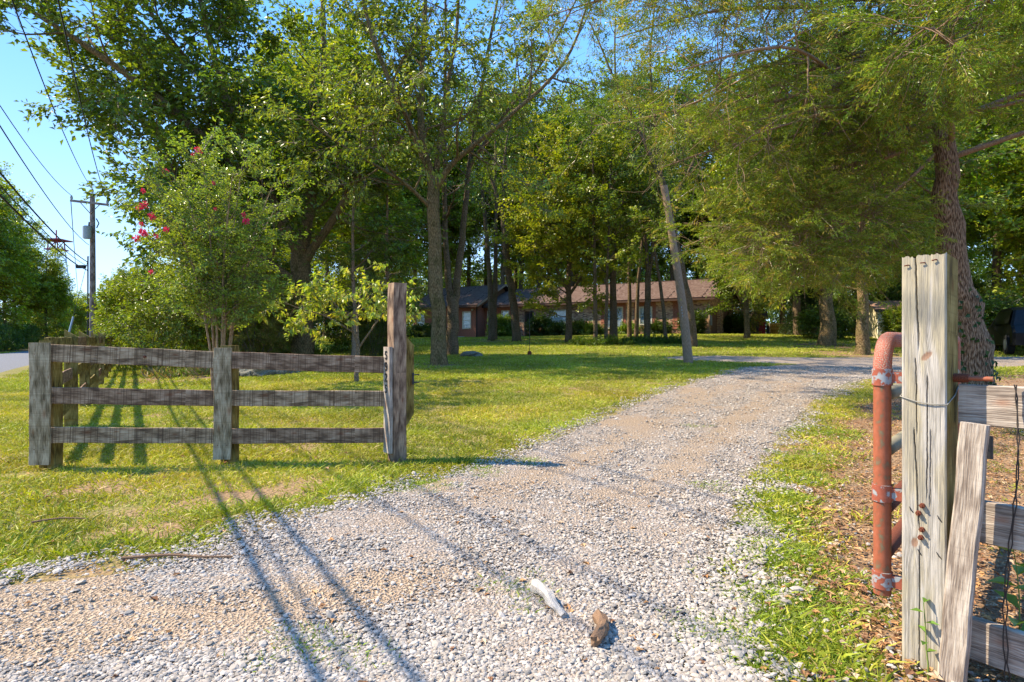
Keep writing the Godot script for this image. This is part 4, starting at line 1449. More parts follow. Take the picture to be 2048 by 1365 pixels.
func knot_at(u: float, y: float) -> float:
	var k := 0.0
	for q in [[0.010, 1.165, 0.013, 0.027, 0.75], [-0.028, 0.472, 0.013, 0.022, 0.1]]:
		var du: float = u - q[0]
		var dy: float = y - q[1]
		var a: float = du * cos(q[4]) - dy * sin(q[4])
		var b: float = du * sin(q[4]) + dy * cos(q[4])
		k = maxf(k, 1.0 - sqrt(pow(a / q[2], 2) + pow(b / q[3], 2)))
	return clampf(k, 0, 1)

func build_right_side() -> void:
	var turn := deg_to_rad(-50.0)
	var at := P(1.567, 2.25)
	var g := thing("gate_post", "thick grey cracked gate post in the right foreground", "gate post", at, turn)
	var w := 0.142
	var top := 1.535
	# four faces; the front (+z) one is a fine relief
	var b := MB.new()
	var nx := 108
	var ny := 300
	var y0 := -0.35
	var gold := Color(0.40, 0.365, 0.315)
	for j in ny + 1:
		for k in nx + 1:
			var u := -w / 2 + w * k / nx
			var y := lerpf(y0, top, float(j) / ny)
			var kn := knot_at(u, y)
			var warp := 0.0
			for q in [[0.010, 1.165], [-0.028, 0.472]]:
				var r2 := pow((u - q[0]) / 0.022, 2) + pow((y - q[1]) / 0.05, 2)
				warp += signf(u - q[0]) * exp(-r2 * 0.5) * 0.016
			var cr := crack_depth(u, y)
			var grain := nz((u + warp) * 130.0, y * 1.3, 1.0) * 0.6 + nz((u + warp) * 330.0, y * 3.0, 1.0) * 0.4
			# growth rings cut flat: arched lines in the lower half, straight above
			var arch := u - 0.012 + 0.55 * pow(maxf(0.0, 0.62 - y), 1.0) * signf(u - 0.002) * 0.05
			var ring := 0.5 + 0.5 * sin((absf(arch + warp) * 520.0 + y * 16.0 * smoothstep(0.75, 0.4, y)) + 2.2 * nz(u * 20.0, y * 2.0, 1.0))
			ring = pow(ring, 3.0) * (0.25 + 0.5 * smoothstep(0.9, 0.4, y))
			var big := nz(u * 26.0, y * 2.6, 1.0) + 0.6 * nz(u * 70.0 + 9.0, y * 9.0, 1.0)
			var pale := Color(0.47, 0.425, 0.37).lerp(Color(0.42, 0.36, 0.25), smoothstep(-0.25, 0.3, nz(u * 7.0 + 40.0, y * 1.1, 1.0) + 0.3 * nz(u * 40.0, y * 3.0, 1.0)))
			var c := pale.lerp(Color(0.20, 0.18, 0.15), clampf(0.28 + 0.75 * grain + 0.42 * big + ring * 0.5, 0, 0.92))
			c = c.lerp(Color(0.27, 0.15, 0.095), smoothstep(0.05, 0.3, kn) * 0.85)
			b.col = c
			var edge := minf(absf(u + w / 2), absf(u - w / 2))
			var z := w / 2 - cr - 0.006 * pow(1.0 - clampf(edge / 0.008, 0, 1), 2) - 0.002 * kn + 0.0006 * grain
			var ty := y
			if j == ny:
				ty += 0.006 * nz(u * 60.0, 2.0, 1.0) - 0.02 * exp(-pow((u + 0.028) / 0.004, 2.0))
			b.vert(Vector3(u, ty, z), Vector3.BACK)
	for j in ny:
		for k in nx:
			var a := j * (nx + 1) + k
			b.i.append_array(PackedInt32Array([a, a + nx + 1, a + nx + 2, a, a + nx + 2, a + 1]))
	b.flat = true
	part("front_face", b.done(), M.worn_face, g)
	b = MB.new()
	var z := w / 2 - 0.006
	b.quad(Vector3(w / 2, top, z), Vector3(w / 2, top - 0.012, -w / 2), Vector3(w / 2, y0, -w / 2), Vector3(w / 2, y0, z), Vector2(0, top), Vector2(w, y0))
	b.quad(Vector3(-w / 2, top, -w / 2), Vector3(-w / 2, top, z), Vector3(-w / 2, y0, z), Vector3(-w / 2, y0, -w / 2), Vector2(0, top), Vector2(w, y0))
	b.quad(Vector3(w / 2, top - 0.012, -w / 2), Vector3(-w / 2, top, -w / 2), Vector3(-w / 2, y0, -w / 2), Vector3(w / 2, y0, -w / 2), Vector2(0, top), Vector2(w, y0))
	b.quad(Vector3(-w / 2, top - 0.002, -w / 2), Vector3(w / 2, top - 0.014, -w / 2), Vector3(w / 2, top - 0.002, z), Vector3(-w / 2, top - 0.002, z), Vector2(0, 0), Vector2(w, w))
	part("post", b.done(), M.mossy_post, g)
	# bent nails at the top, staples, bolts
	for q in [[-0.045, 1.503, 0.35], [0.006, 1.507, 0.0], [0.042, 1.515, 0.5]]:
		part("nail", tube_mesh([Vector3(q[0], q[1], w / 2 - 0.002), Vector3(q[0] - 0.002, q[1], w / 2 + 0.006), Vector3(q[0] - 0.014, q[1] - 0.006 * q[2], w / 2 + 0.008)], 0.0024, 6), M.rust, g)
	for q in [[-0.002, 0.615], [-0.014, 0.585], [-0.003, 0.527], [-0.007, 0.497]]:
		var bo := part("bolt", tube_mesh([Vector3(q[0], q[1], w / 2 - 0.003), Vector3(q[0], q[1], w / 2 + 0.012)], 0.0095, 6), M.rust, g)
		part("bolt_tip", tube_mesh([Vector3(q[0], q[1], w / 2 + 0.012), Vector3(q[0], q[1], w / 2 + 0.019)], 0.004, 8), M.rust, bo)
	for q in [[-0.045, 0.602, 0.012, -0.02], [0.043, 0.588, 0.014, -0.022], [0.04, 0.455, 0.016, -0.022], [-0.018, 0.45, 0.012, -0.02]]:
		part("staple", tube_mesh([Vector3(q[0], q[1], w / 2 - 0.001), Vector3(q[0] + q[2] * 0.5, q[1] + q[3] * 0.5, w / 2 + 0.005), Vector3(q[0] + q[2], q[1] + q[3], w / 2 - 0.001)], 0.0018, 5), M.dark_metal, g)
	# tie wire round the post
	var e := w / 2 + 0.003
	part("tie_wire", tube_mesh([Vector3(-e, 1.03, 0.02), Vector3(-e, 1.012, e), Vector3(-0.02, 0.996, e + 0.003), Vector3(0.03, 0.99, e + 0.002), Vector3(e, 0.992, e), Vector3(e, 1.02, -0.02), Vector3(e, 1.055, -e)], 0.0022, 6), M.tie_wire, g)
	# hinge bolt coming out of the far side
	var hb := part("hinge_bolt", tube_mesh([Vector3(w / 2 - 0.01, 1.085, -0.02), Vector3(w / 2 + 0.045, 1.085, -0.02)], 0.016, 8), M.rust, g)
	part("hinge_rod", tube_mesh([Vector3(w / 2 + 0.045, 1.085, -0.02), Vector3(w / 2 + 0.115, 1.085, -0.02)], 0.009, 8), M.red_paint, hb)
	build_gate()
	build_right_fence(at, turn)

func build_gate() -> void:
	# swung fully open: a tube gate running away from the camera beside the post
	var g := thing("tube_gate", "open red tube gate with flaking clamps beside the cracked post", "gate", P(1.439, 2.33), deg_to_rad(48.0))
	# local +x runs away from the camera along the gate
	var pr := 0.031
	var pipe := MB.new()
	var pts := curve([Vector3(0, 0.24, 0), Vector3(0, 0.6, 0), Vector3(0, 0.9, 0), Vector3(0, 1.09, 0)], 20)
	pipe.tube(pts, radii(21, pr, pr), 14)
	part("end_pipe", pipe.done(), M.red_paint, g)
	pipe = MB.new()
	var bend := [Vector3(0, 1.09, 0)]
	for k in 9:
		var a := PI / 2 * k / 8.0
		bend.append(Vector3(0.13 - 0.13 * cos(a), 1.10 + 0.125 * sin(a), 0))
	bend.append(Vector3(0.5, 1.225, 0))
	bend.append(Vector3(2.35, 1.225, 0))
	pipe.tube(PackedVector3Array(bend), radii(bend.size(), pr * 1.04, pr * 1.04), 14)
	part("top_pipe", pipe.done(), M.lichen_pipe, g)
	for y in [1.01, 0.79, 0.565, 0.39]:
		part("cross_tube", tube_mesh([Vector3(0.02, y, 0), Vector3(2.35, y, 0)], 0.029, 10), M.rust if y < 0.6 else M.mossy_pipe, g)
	part("far_pipe", tube_mesh([Vector3(2.35, 0.24, 0), Vector3(2.35, 1.22, 0)], pr, 10), M.red_paint, g)
	for y in [1.08, 0.632, 0.296]:
		var cl := part("clamp", tube_mesh([Vector3(0, y - 0.032, 0), Vector3(0, y + 0.032, 0)], pr + 0.005, 16), M.clamp_paint, g)
		# ears towards the post, which stands to the right in the picture (local +z)
		part("clamp_ear", box_mesh(Vector3(-0.012, y - 0.022, 0.028), Vector3(-0.004, y + 0.022, 0.085)), M.clamp_paint, cl)
		part("clamp_ear", box_mesh(Vector3(0.006, y - 0.022, 0.028), Vector3(0.014, y + 0.022, 0.085)), M.clamp_paint, cl)
		part("hinge_pin", tube_mesh([Vector3(0.001, y, 0.06), Vector3(0.001, y, 0.14)], 0.009, 8), M.red_paint, cl)

func build_right_fence(at: Vector3, turn: float) -> void:
	var run := Vector3(cos(turn), 0, -sin(turn))    # along the fence, to the right and towards the camera
	var out := Vector3(sin(turn), 0, cos(turn))     # the lit side
	var f := thing("side_fence", "pale three-rail board fence at the right edge of the picture", "fence", Vector3.ZERO)
	var a := at + run * 0.085 - out * 0.035
	var wid := [0.145, 0.15, 0.15]
	var hs := [0.99, 0.57, 0.14]
	for k in 3:
		var p := a + Vector3(0, hs[k], 0)
		rail_between(f, "rail", p, p + run * 2.6 + Vector3(0, -0.012, 0), wid[k], 0.036, M.pale_board)
	var p2 := a + run * 2.5 - out * 0.09
	part("post", board(0.13, 0.13, 1.6, 0.006, 0.004), M.fence_post, f, p2 + Vector3(0, -0.3, 0), Vector3(0, turn, 0))
	part("insulator", tube_mesh([a + run * 0.085 + out * 0.0 + Vector3(0, 0.88, 0), a + run * 0.085 + out * 0.0 + Vector3(0, 0.80, 0)], 0.014, 10), M.dark_metal, f)
	# loose brace board leaning against the post
	var bb := thing("brace_board", "loose weathered board leaning against the cracked gate post", "board", at + run * 0.09 + out * 0.095 + Vector3(0, -0.02, 0), turn)
	part("plank", board(0.082, 0.034, 0.955, 0.006, 0.004, 10), M.pale_board, bb, Vector3.ZERO, Vector3(-0.03, 0, -0.065))
	# old wire hanging over the rails
	var wr := MB.new()
	for s in 2:
		var pts := []
		for k in 26:
			var t := k / 25.0
			pts.append(a + run * (0.165 + 0.012 * sin(t * 7.0) + 0.003 * cos(t * 60.0 + s * 3.0) - 0.03 * t + 0.012 * s * t) + out * (0.03 + 0.003 * sin(t * 60.0 + s * 2.0)) + Vector3(0, 1.07 - t * 1.15, 0))
		wr.tube(PackedVector3Array(pts), radii(26, 0.0022, 0.0022), 5)
	tag(part("hanging_wire", wr.done(), M.old_wire, self), "dark twisted wire hanging down over the pale rails", "wire")

# ------------------------------------------------------------------ power line
func wire_between(called: String, label: String, a: Vector3, b: Vector3, sag: float, r: float, m: Material, group := "overhead lines along the road") -> void:
	var pts := PackedVector3Array()
	for k in 29:
		var t := k / 28.0
		pts.append(a.lerp(b, t) - Vector3(0, sag * 4.0 * t * (1.0 - t), 0))
	var mb := MB.new()
	mb.tube(pts, radii(29, r, r), 6)
	tag(part(called, mb.done(), m, self), label, "cable", group)

func build_power() -> void:
	var at := P(-22.4, 32.0)
	var p := thing("utility_pole", "wooden utility pole with crossarm and grey transformer beside the road", "utility pole", at)
	var mb := MB.new()
	mb.tube(curve([Vector3(0, -0.3, 0), Vector3(0.02, 4.5, 0), Vector3(0, 8.95, 0)], 12), radii(13, 0.17, 0.115), 12)
	part("pole", mb.done(), M.pole_wood, p)
	# crossarm square to the line, which runs along (-0.63, d 1)
	var side := Vector3(1.0, 0, -0.63).normalized() * -1.0
	side = Vector3(-0.846, 0, -0.533)
	var arm_l := Vector3(0, 8.42, 0.14) + Vector3(-1.06, 0.13, 0)
	var arm_r := Vector3(0, 8.42, 0.14) + Vector3(0.95, -0.10, 0)
	rail_between(p, "crossarm", arm_l, arm_r, 0.115, 0.09, M.pole_wood)
	for e in [[arm_l, -1], [arm_r, 1]]:
		var q: Vector3 = e[0]
		var mid := Vector3(0.0, 7.85, 0.15)
		part("brace", tube_mesh([q * 0.5 + Vector3(0, 8.42, 0.14) * 0.5 + Vector3(0, -0.05, 0), mid], 0.022, 6), M.pole_wood, p)
	for q in [arm_l + Vector3(0.05, 0, 0), arm_r + Vector3(-0.05, 0, 0), Vector3(0, 8.95, 0)]:
		var ib := MB.new()
		ib.tube(PackedVector3Array([q + Vector3(0, 0.04, 0), q + Vector3(0, 0.12, 0), q + Vector3(0, 0.2, 0), q + Vector3(0, 0.27, 0)]), PackedFloat32Array([0.03, 0.075, 0.06, 0.04]), 10)
		part("insulator", ib.done(), M.transformer_grey, p)
	var tb := MB.new()
	tb.tube(PackedVector3Array([Vector3(-0.02, 6.48, 0.38), Vector3(-0.02, 6.52, 0.38), Vector3(-0.02, 7.1, 0.38), Vector3(-0.02, 7.16, 0.38)]), PackedFloat32Array([0.16, 0.2, 0.2, 0.14]), 14)
	var tf := part("transformer", tb.done(), M.transformer_grey, p)
	part("bushing", tube_mesh([Vector3(0.08, 7.16, 0.38), Vector3(0.1, 7.36, 0.38)], 0.035, 8), M.dark_metal, tf)
	part("bracket", box_mesh(Vector3(-0.06, 6.6, 0.12), Vector3(0.02, 7.0, 0.22)), M.dark_metal, tf)
	part("cutout", tube_mesh([Vector3(0.28, 7.6, 0.1), Vector3(0.42, 7.35, 0.1), Vector3(0.3, 7.1, 0.1)], 0.03, 6), M.dark_metal, p)
	part("riser", tube_mesh([Vector3(-0.19, -0.2, 0.08), Vector3(-0.19, 5.6, 0.06)], 0.035, 6), M.wire, p)
	part("splice_box", box_mesh(Vector3(-0.75, 4.95, 0.05), Vector3(-0.3, 5.12, 0.2)), M.wire, p)
	# wires towards the next pole, which stands behind the camera
	var far := Vector3(6.6, 0, 14.0)
	var near := at
	wire_between("power_wire", "high wire on the left end of the crossarm", near + arm_l + Vector3(0.05, 0.27, 0), far + Vector3(-1.55, 9.3, 0), 1.9, 0.014, M.wire)
	wire_between("power_wire", "high wire from the very top of the utility pole", near + Vector3(0, 9.2, 0), far + Vector3(-0.1, 9.6, 0), 1.9, 0.014, M.wire)
	wire_between("power_wire", "high wire on the right end of the crossarm", near + arm_r + Vector3(-0.05, 0.27, 0), far + Vector3(1.1, 9.0, 0), 1.9, 0.014, M.wire)
	wire_between("power_wire", "single wire fixed just below the transformer", near + Vector3(-0.12, 6.2, 0.1), far + Vector3(-0.6, 7.3, 0), 1.4, 0.014, M.wire)
	wire_between("phone_cable", "thick upper phone cable low on the utility pole", near + Vector3(-0.2, 5.3, 0.1), far + Vector3(-0.35, 5.1, 0), 0.9, 0.021, M.wire)
	wire_between("phone_cable", "thin middle phone cable low on the utility pole", near + Vector3(-0.2, 5.08, 0.1), far + Vector3(-0.42, 4.9, 0), 0.9, 0.012, M.wire)
	wire_between("phone_cable", "thick lowest phone cable low on the utility pole", near + Vector3(-0.2, 4.85, 0.1), far + Vector3(-0.40, 4.75, 0), 0.9, 0.023, M.wire)
	# tap line leaving across the road to the far side
	wire_between("tap_wire", "wire dropping steeply from the crossarm to the far trees", near + arm_l + Vector3(0.02, -0.05, 0), Vector3(-88.0, 9.6, -122.0), 1.3, 0.02, M.wire)
	# the pole behind the camera that carries them on
	var p2 := thing("utility_pole", "next wooden utility pole on the near side of the drive", "utility pole", Vector3(far.x, gh(far.x, -14.0), far.z))
	mb = MB.new()
	mb.tube(PackedVector3Array([Vector3(0, -0.3, 0), Vector3(0, 9.7, 0)]), PackedFloat32Array([0.17, 0.115]), 12)
	part("pole", mb.done(), M.pole_wood, p2)
	rail_between(p2, "crossarm", Vector3(-1.6, 9.0, 0.14), Vector3(1.2, 9.0, 0.14), 0.115, 0.09, M.pole_wood)
	# guy wires and their pale guard
	var gy := thing("guy_wire", "guy wire with pale blue guard left of the utility pole", "guy wire", at + Vector3(0, 0, 0))
	part("strand", tube_mesh([Vector3(-0.15, 5.6, 0.05), Vector3(-0.62, -0.1, 1.4)], 0.012, 5), M.wire, gy)
	part("guard", tube_mesh([Vector3(-0.42, 2.35, 0.8), Vector3(-0.62, -0.05, 1.4)], 0.05, 8), M.guy_guard, gy)
	# distant lattice tower
	var tw := thing("lattice_tower", "distant red and white lattice tower above the far trees", "tower", Vector3(-190.0, 3.0, -250.0))
	var wl := MB.new()
	var rd := MB.new()
	var H := 40.0
	for k in 10:
		var t0 := k / 10.0
		var t1 := (k + 1) / 10.0
		for c in 4:
			var a0 := PI / 4 + c * PI / 2
			var a1 := PI / 4 + (c + 1) * PI / 2
			var r0 := lerpf(6.5, 2.6, t0)
			var r1 := lerpf(6.5, 2.6, t1)
			var q0 := Vector3(cos(a0) * r0, t0 * H, sin(a0) * r0)
			var q1 := Vector3(cos(a0) * r1, t1 * H, sin(a0) * r1)
			var s0 := Vector3(cos(a1) * r0, t0 * H, sin(a1) * r0)
			var s1 := Vector3(cos(a1) * r1, t1 * H, sin(a1) * r1)
			var mm := rd if k >= 9 else wl
			mm.tube(PackedVector3Array([q0, q1]), PackedFloat32Array([0.30, 0.30]), 4, false)
			mm.tube(PackedVector3Array([q0, s1]), PackedFloat32Array([0.15, 0.15]), 4, false)
			mm.tube(PackedVector3Array([s0, q1]), PackedFloat32Array([0.15, 0.15]), 4, false)
			mm.tube(PackedVector3Array([q1, s1]), PackedFloat32Array([0.16, 0.16]), 4, false)
	part("lower_lattice", wl.done(), M.tower_white, tw)
	part("upper_lattice", rd.done(), M.tower_red, tw)
	part("platform", box_mesh(Vector3(-4.0, H, -4.0), Vector3(4.0, H + 0.45, 4.0)), M.tower_red, tw)
	part("platform_rail", box_mesh(Vector3(-3.0, H - 4.0, -3.0), Vector3(3.0, H - 3.5, 3.0)), M.tower_red, tw)
	part("mast", tube_mesh([Vector3(0, H, 0), Vector3(0, H + 4.5, 0)], 0.25, 6), M.tower_red, tw)
	# leaning lamp-post stub in the lawn
	var lp := thing("leaning_pole", "pale leaning wooden pole at the bend of the gravel drive", "pole", P(5.43, 18.42))
	mb = MB.new()
	mb.tube(curve([Vector3(0.02, -0.3, 0), Vector3(-0.17, 1.6, 0.0), Vector3(-0.42, 3.3, 0.0), Vector3(-0.75, 5.45, 0.0)], 14), radii(15, 0.155, 0.10), 12)
	part("shaft", mb.done(), M.pale_pole, lp)
	for k in 4:
		part("tin_tag", box_mesh(Vector3(-0.235 - 0.01 * k, 1.42 + k * 0.09, 0.105), Vector3(-0.185 - 0.01 * k, 1.47 + k * 0.09, 0.118)), M.grey_metal, lp)
	part("reflector", box_mesh(Vector3(-0.28, 1.92, 0.098), Vector3(-0.19, 1.98, 0.118)), M.dry_yellow, lp)

# ------------------------------------------------------------------ the trees one can tell apart
func pts3(a: Array) -> Array:
	var out := []
	for k in range(0, a.size(), 3):
		out.append(Vector3(a[k], a[k + 1], a[k + 2]))
	return out

func opt(leaf: String, n: int, ln: float, sub: int, sublen: float, sprays: int, sc: float, more := {}) -> Dictionary:
	var o := {"leaf": leaf, "n": n, "len": ln, "sub": sub, "sublen": sublen, "sprays": sprays, "scale": sc, "ang": 0.62, "lift": 0.07}
	o.merge(more, true)
	return o

func build_trees() -> void:
	# great oak left of the house: low forks, crown reaching over the road wires
	tree("oak_tree", "massive spreading oak with low forked trunk behind the flowering shrub tree", P(-7.33, 21.0), [
		[pts3([0, -0.3, 0, 0.02, 1.2, 0, -0.02, 2.6, 0, -0.12, 3.9, 0]), 0.40, 0.33, 0.99, 0.35, 0.0],
		[pts3([-0.12, 3.7, 0, -0.9, 5.4, 0.4, -2.2, 8.6, 0.9, -3.2, 12.5, 1.0]), 0.26, 0.06, 0.25, 0.0],
		[pts3([-0.1, 3.7, 0, 0.25, 6.0, -0.3, 0.5, 10.0, -0.6, 0.5, 15.0, -0.4]), 0.27, 0.05, 0.2, 0.0],
		[pts3([-0.05, 2.5, 0, -1.2, 3.5, 0.9, -2.6, 4.9, 1.5, -4.0, 6.4, 1.9]), 0.17, 0.04, 0.2, 0.0],
		[pts3([0, 3.3, 0, 1.5, 5.2, 0.5, 2.8, 7.6, 1.0, 3.4, 9.8, 1.4]), 0.17, 0.04, 0.25, 0.0],
		[pts3([-1.1, 5.6, 0.5, -3.8, 8.2, 1.6, -6.6, 10.2, 2.4, -8.4, 11.2, 2.8]), 0.17, 0.04, 0.15, 0.0],
		[pts3([-0.6, 4.6, 0.3, -3.6, 6.6, -0.4, -6.2, 8.6, -0.6, -7.6, 9.6, -0.4]), 0.15, 0.04, 0.2, 0.0],
		[pts3([-2.0, 8.2, 0.8, -4.6, 11.2, 0.4, -6.4, 14.0, 0.4]), 0.12, 0.04, 0.1, 0.0],
	], opt("oak", 13, 2.7, 9, 1.15, 4, 1.5, {"tint": Color(1.45, 1.35, 1.1)}), "oak_bark")
	# crape myrtle with pink flower heads
	var cm := []
	for k in 9:
		var a := k * TAU / 9.0 + 0.3
		var s := 0.35 + 0.65 * ((k * 5) % 9) / 8.0
		cm.append([pts3([cos(a) * 0.12, -0.1, sin(a) * 0.1, cos(a) * 0.25 * s, 1.1, sin(a) * 0.22 * s, cos(a) * 0.62 * s, 2.6, sin(a) * 0.6 * s, cos(a) * 1.4 * s, 4.7 - 0.9 * s, sin(a) * 1.15 * s]), 0.030, 0.006, 0.34, 0.2])
	var my := tree("crape_myrtle", "many-stemmed crape myrtle with pink flowers behind the board fence", P(-5.45, 11.2), cm, opt("myrtle", 10, 0.8, 7, 0.42, 2, 0.95, {"lift": 0.08, "ang": 0.52, "bare": 0.1, "tint": Color(1.55, 1.5, 1.9)}), "myrtle_bark")
	add_flowers(my, [[-0.25, 4.65, 0.5], [-0.32, 4.55, 0.6], [-1.6, 3.9, 0.5], [-1.5, 3.62, 0.6], [-1.55, 3.55, 0.7], [-1.7, 3.3, 0.4], [-0.9, 3.3, 1.2], [-1.4, 3.1, 0.8], [-1.9, 3.05, 0.3], [-1.1, 3.0, 1.1], [-1.25, 3.05, 1.0], [0.5, 3.45, 1.1], [1.0, 3.4, 0.8], [1.05, 3.28, 0.8], [-1.05, 2.35, 1.0], [-0.5, 3.05, 1.3], [0.35, 3.95, 0.9], [-1.2, 4.3, 0.3], [-1.75, 3.5, -0.4], [-0.8, 2.95, 1.2]])
	# little dogwood on the lawn
	tree("dogwood_tree", "small dogwood with pale yellow-green drooping leaves on the lawn", P(-3.44, 13.24), [
		[pts3([0, -0.1, 0, 0.03, 0.5, 0, 0.05, 0.85, 0]), 0.055, 0.045, 0.99, 0.3, 0.0],
		[pts3([0.05, 0.8, 0, -0.15, 1.35, 0.1, -0.55, 1.85, 0.2, -0.9, 2.15, 0.2]), 0.032, 0.008, 0.35, 0.0],
		[pts3([0.05, 0.8, 0, 0.0, 1.4, -0.1, 0.05, 2.0, -0.2, 0.15, 2.55, -0.2]), 0.032, 0.008, 0.35, 0.0],
		[pts3([0.05, 0.75, 0, 0.4, 1.2, 0.15, 0.75, 1.7, 0.2, 0.9, 2.1, 0.3]), 0.028, 0.007, 0.4, 0.0],
		[pts3([-0.05, 1.1, 0.05, -0.6, 1.45, 0.3, -1.1, 1.6, 0.4, -1.45, 1.75, 0.4]), 0.022, 0.006, 0.3, 0.0],
	], opt("dogwood", 7, 0.62, 5, 0.28, 2, 1.1, {"tint": Color(1.5, 1.4, 1.2), "lift": -0.02, "bare": 0.34, "ang": 0.75}), "twig_bark")
	# tall grey tree nearest the camera
	tree("ash_tree", "tall grey-barked tree standing on the lawn just right of the gate post", P(-2.15, 17.9), [
		[pts3([0, -0.3, 0, -0.06, 1.5, 0, -0.16, 3.5, 0, -0.2, 5.6, 0]), 0.235, 0.185, 0.97, 0.55, 0.0],
		[pts3([-0.2, 5.4, 0, -0.55, 7.0, 0.1, -0.5, 9.4, 0, -0.35, 14.5, 0]), 0.15, 0.04, 0.12, 0.0],
		[pts3([-0.2, 5.5, 0, -0.9, 7.2, 0.5, -1.9, 9.6, 0.8, -2.6, 13.0, 0.8]), 0.12, 0.03, 0.15, 0.0],
		[pts3([-0.15, 5.2, 0, 0.5, 6.0, 0.3, 1.9, 7.0, 0.7, 3.6, 8.6, 0.8, 4.4, 10.6, 0.8]), 0.11, 0.025, 0.2, 0.0],
		[pts3([-0.2, 4.6, 0, -1.0, 5.3, 0.6, -2.3, 6.0, 1.1, -3.7, 6.9, 1.4]), 0.075, 0.02, 0.2, 0.0],
		[pts3([-0.1, 5.8, 0, 0.15, 8.0, -0.2, 0.5, 10.5, -0.3, 0.6, 14.0, -0.3]), 0.10, 0.03, 0.15, 0.0],
	], opt("ash", 11, 2.4, 7, 1.0, 3, 1.25, {"bare": 0.08, "tint": Color(1.55, 1.4, 1.1)}), "oak_bark")
	tree("ash_tree", "mossy twin-stemmed tree with a flat rock at its foot", P(-2.22, 22.4), [
		[pts3([0, -0.3, 0, 0.0, 1.0, 0, 0.0, 2.2, 0]), 0.24, 0.21, 0.99, 0.4, 0.0],
		[pts3([-0.05, 2.0, 0, -0.25, 4.0, 0, -0.3, 7.5, 0, -0.25, 14.0, 0]), 0.15, 0.04, 0.45, 0.0],
		[pts3([0.08, 2.0, 0, 0.35, 4.2, 0, 0.65, 7.2, 0, 1.3, 11.0, 0.2, 2.0, 15.0, 0.2]), 0.16, 0.03, 0.42, 0.0],
		[pts3([0.62, 7.0, 0, 1.8, 8.6, 0.4, 3.3, 10.6, 0.6, 4.6, 13.0, 0.6]), 0.09, 0.025, 0.2, 0.0],
	], opt("ash", 10, 2.4, 7, 1.0, 2, 1.2, {"bare": 0.3, "tint": Color(1.05, 1.1, 1.0)}), "brown_bark")
	tree("hickory_tree", "two-trunked slim tree in front of the red left wing", P(-1.15, 33.6), [
		[pts3([0, -0.3, 0, -0.05, 2, 0, -0.2, 5, 0, -0.6, 9.0, 0]), 0.2, 0.09, 0.6, 0.4],
		[pts3([0.1, 0.1, 0, 0.2, 3, 0, 0.25, 7, 0, 0.2, 12.0, 0]), 0.19, 0.05, 0.5, 0.3],
	], opt("ash", 6, 1.8, 6, 1.0, 2, 1.2, {"tint": Color(1.4, 1.35, 0.9), "bare": 0.2}), "brown_bark")
	tree("hickory_tree", "leaning slim tree with high fork in front of the windows", P(0.16, 32.4), [
		[pts3([0.1, -0.3, 0, -0.1, 2.2, 0, -0.45, 4.6, 0, -0.6, 7.0, 0]), 0.23, 0.17, 0.9, 0.4, 0.3],
		[pts3([-0.6, 6.8, 0, -1.2, 8.6, 0, -1.9, 10.8, 0.2, -2.2, 14.0, 0.2]), 0.11, 0.03, 0.2, 0.0],
		[pts3([-0.55, 6.8, 0, 0.3, 8.4, 0, 1.6, 10.8, 0.2, 2.8, 14.0, 0.2]), 0.12, 0.03, 0.2, 0.0],
		[pts3([-0.6, 6.6, 0, -0.6, 9.4, 0, -0.2, 12.5, 0, 0.2, 16.0, 0]), 0.10, 0.03, 0.3, 0.0],
		[pts3([-0.5, 5.0, 0, 1.0, 6.4, 0.3, 2.6, 7.8, 0.5, 4.0, 8.6, 0.6]), 0.085, 0.02, 0.3, 0.0],
	], opt("ash", 9, 2.2, 6, 1.0, 2, 1.1, {"bare": 0.62, "tint": Color(1.3, 1.3, 1.0)}), "brown_bark")
	# yellow-green maple in front of the picture window
	tree("maple_tree", "bushy yellow-green maple in front of the picture window", P(2.95, 31.2), [
		[pts3([0, -0.3, 0, 0.0, 3, 0, 0.1, 7, 0, 0.0, 11.0, 0]), 0.19, 0.04, 0.16, 0.3],
		[pts3([0.0, 2.6, 0, -0.9, 4.4, 0.5, -1.3, 6.8, 0.8, -1.3, 9.2, 0.8]), 0.09, 0.02, 0.25, 0.0],
		[pts3([0.0, 2.4, 0, 1.0, 4.2, 0.4, 1.6, 6.8, 0.6, 1.7, 9.4, 0.5]), 0.09, 0.02, 0.25, 0.0],
	], opt("maple", 24, 2.5, 8, 0.95, 4, 1.1, {"lift": 0.02, "ang": 0.75, "tint": Color(1.45, 1.3, 0.9)}), "brown_bark")
	# slim trunks in front of the right half of the house
	var slim := [
		["slim trunk beside a lighter one in the bed before the house", 4.05, 29.1, 0.12, 11.0, -0.2, Color(1.0, 1.1, 0.9), 0.45],
		["short dark slim trunk at the right end of the leafy bed", 4.55, 29.0, 0.10, 9.0, 0.2, Color(1.1, 1.1, 0.8), 0.35],
		["straight dark trunk left of the wide right window", 5.27, 31.2, 0.21, 17.0, 0.1, Color(0.9, 1.05, 0.9), 0.42],
		["thin straight trunk right of the wide right window", 6.86, 35.0, 0.14, 14.0, -0.1, Color(1.0, 1.1, 0.9), 0.4],
		["thin leaning trunk left of the forked one", 7.05, 34.2, 0.13, 12.0, 0.9, Color(1.05, 1.1, 0.85), 0.45],
		["thin curved trunk just left of the leaning pole", 7.75, 30.0, 0.11, 11.0, -1.9, Color(1.05, 1.1, 0.85), 0.45],
	]
	for s in slim:
		var h: float = s[4]
		tree("slim_tree", s[0], P(s[1], s[2]), [[pts3([0, -0.3, 0, s[5] * 0.2, h * 0.3, 0, s[5] * 0.6, h * 0.62, 0.1, s[5], h, 0.1]), s[3], 0.03, s[7], 0.3]], opt("maple" if s[7] < 0.4 else "ash", 14, 2.0, 7, 0.95, 3, 1.2, {"tint": s[6]}), "brown_bark", "slim trees in front of the house")
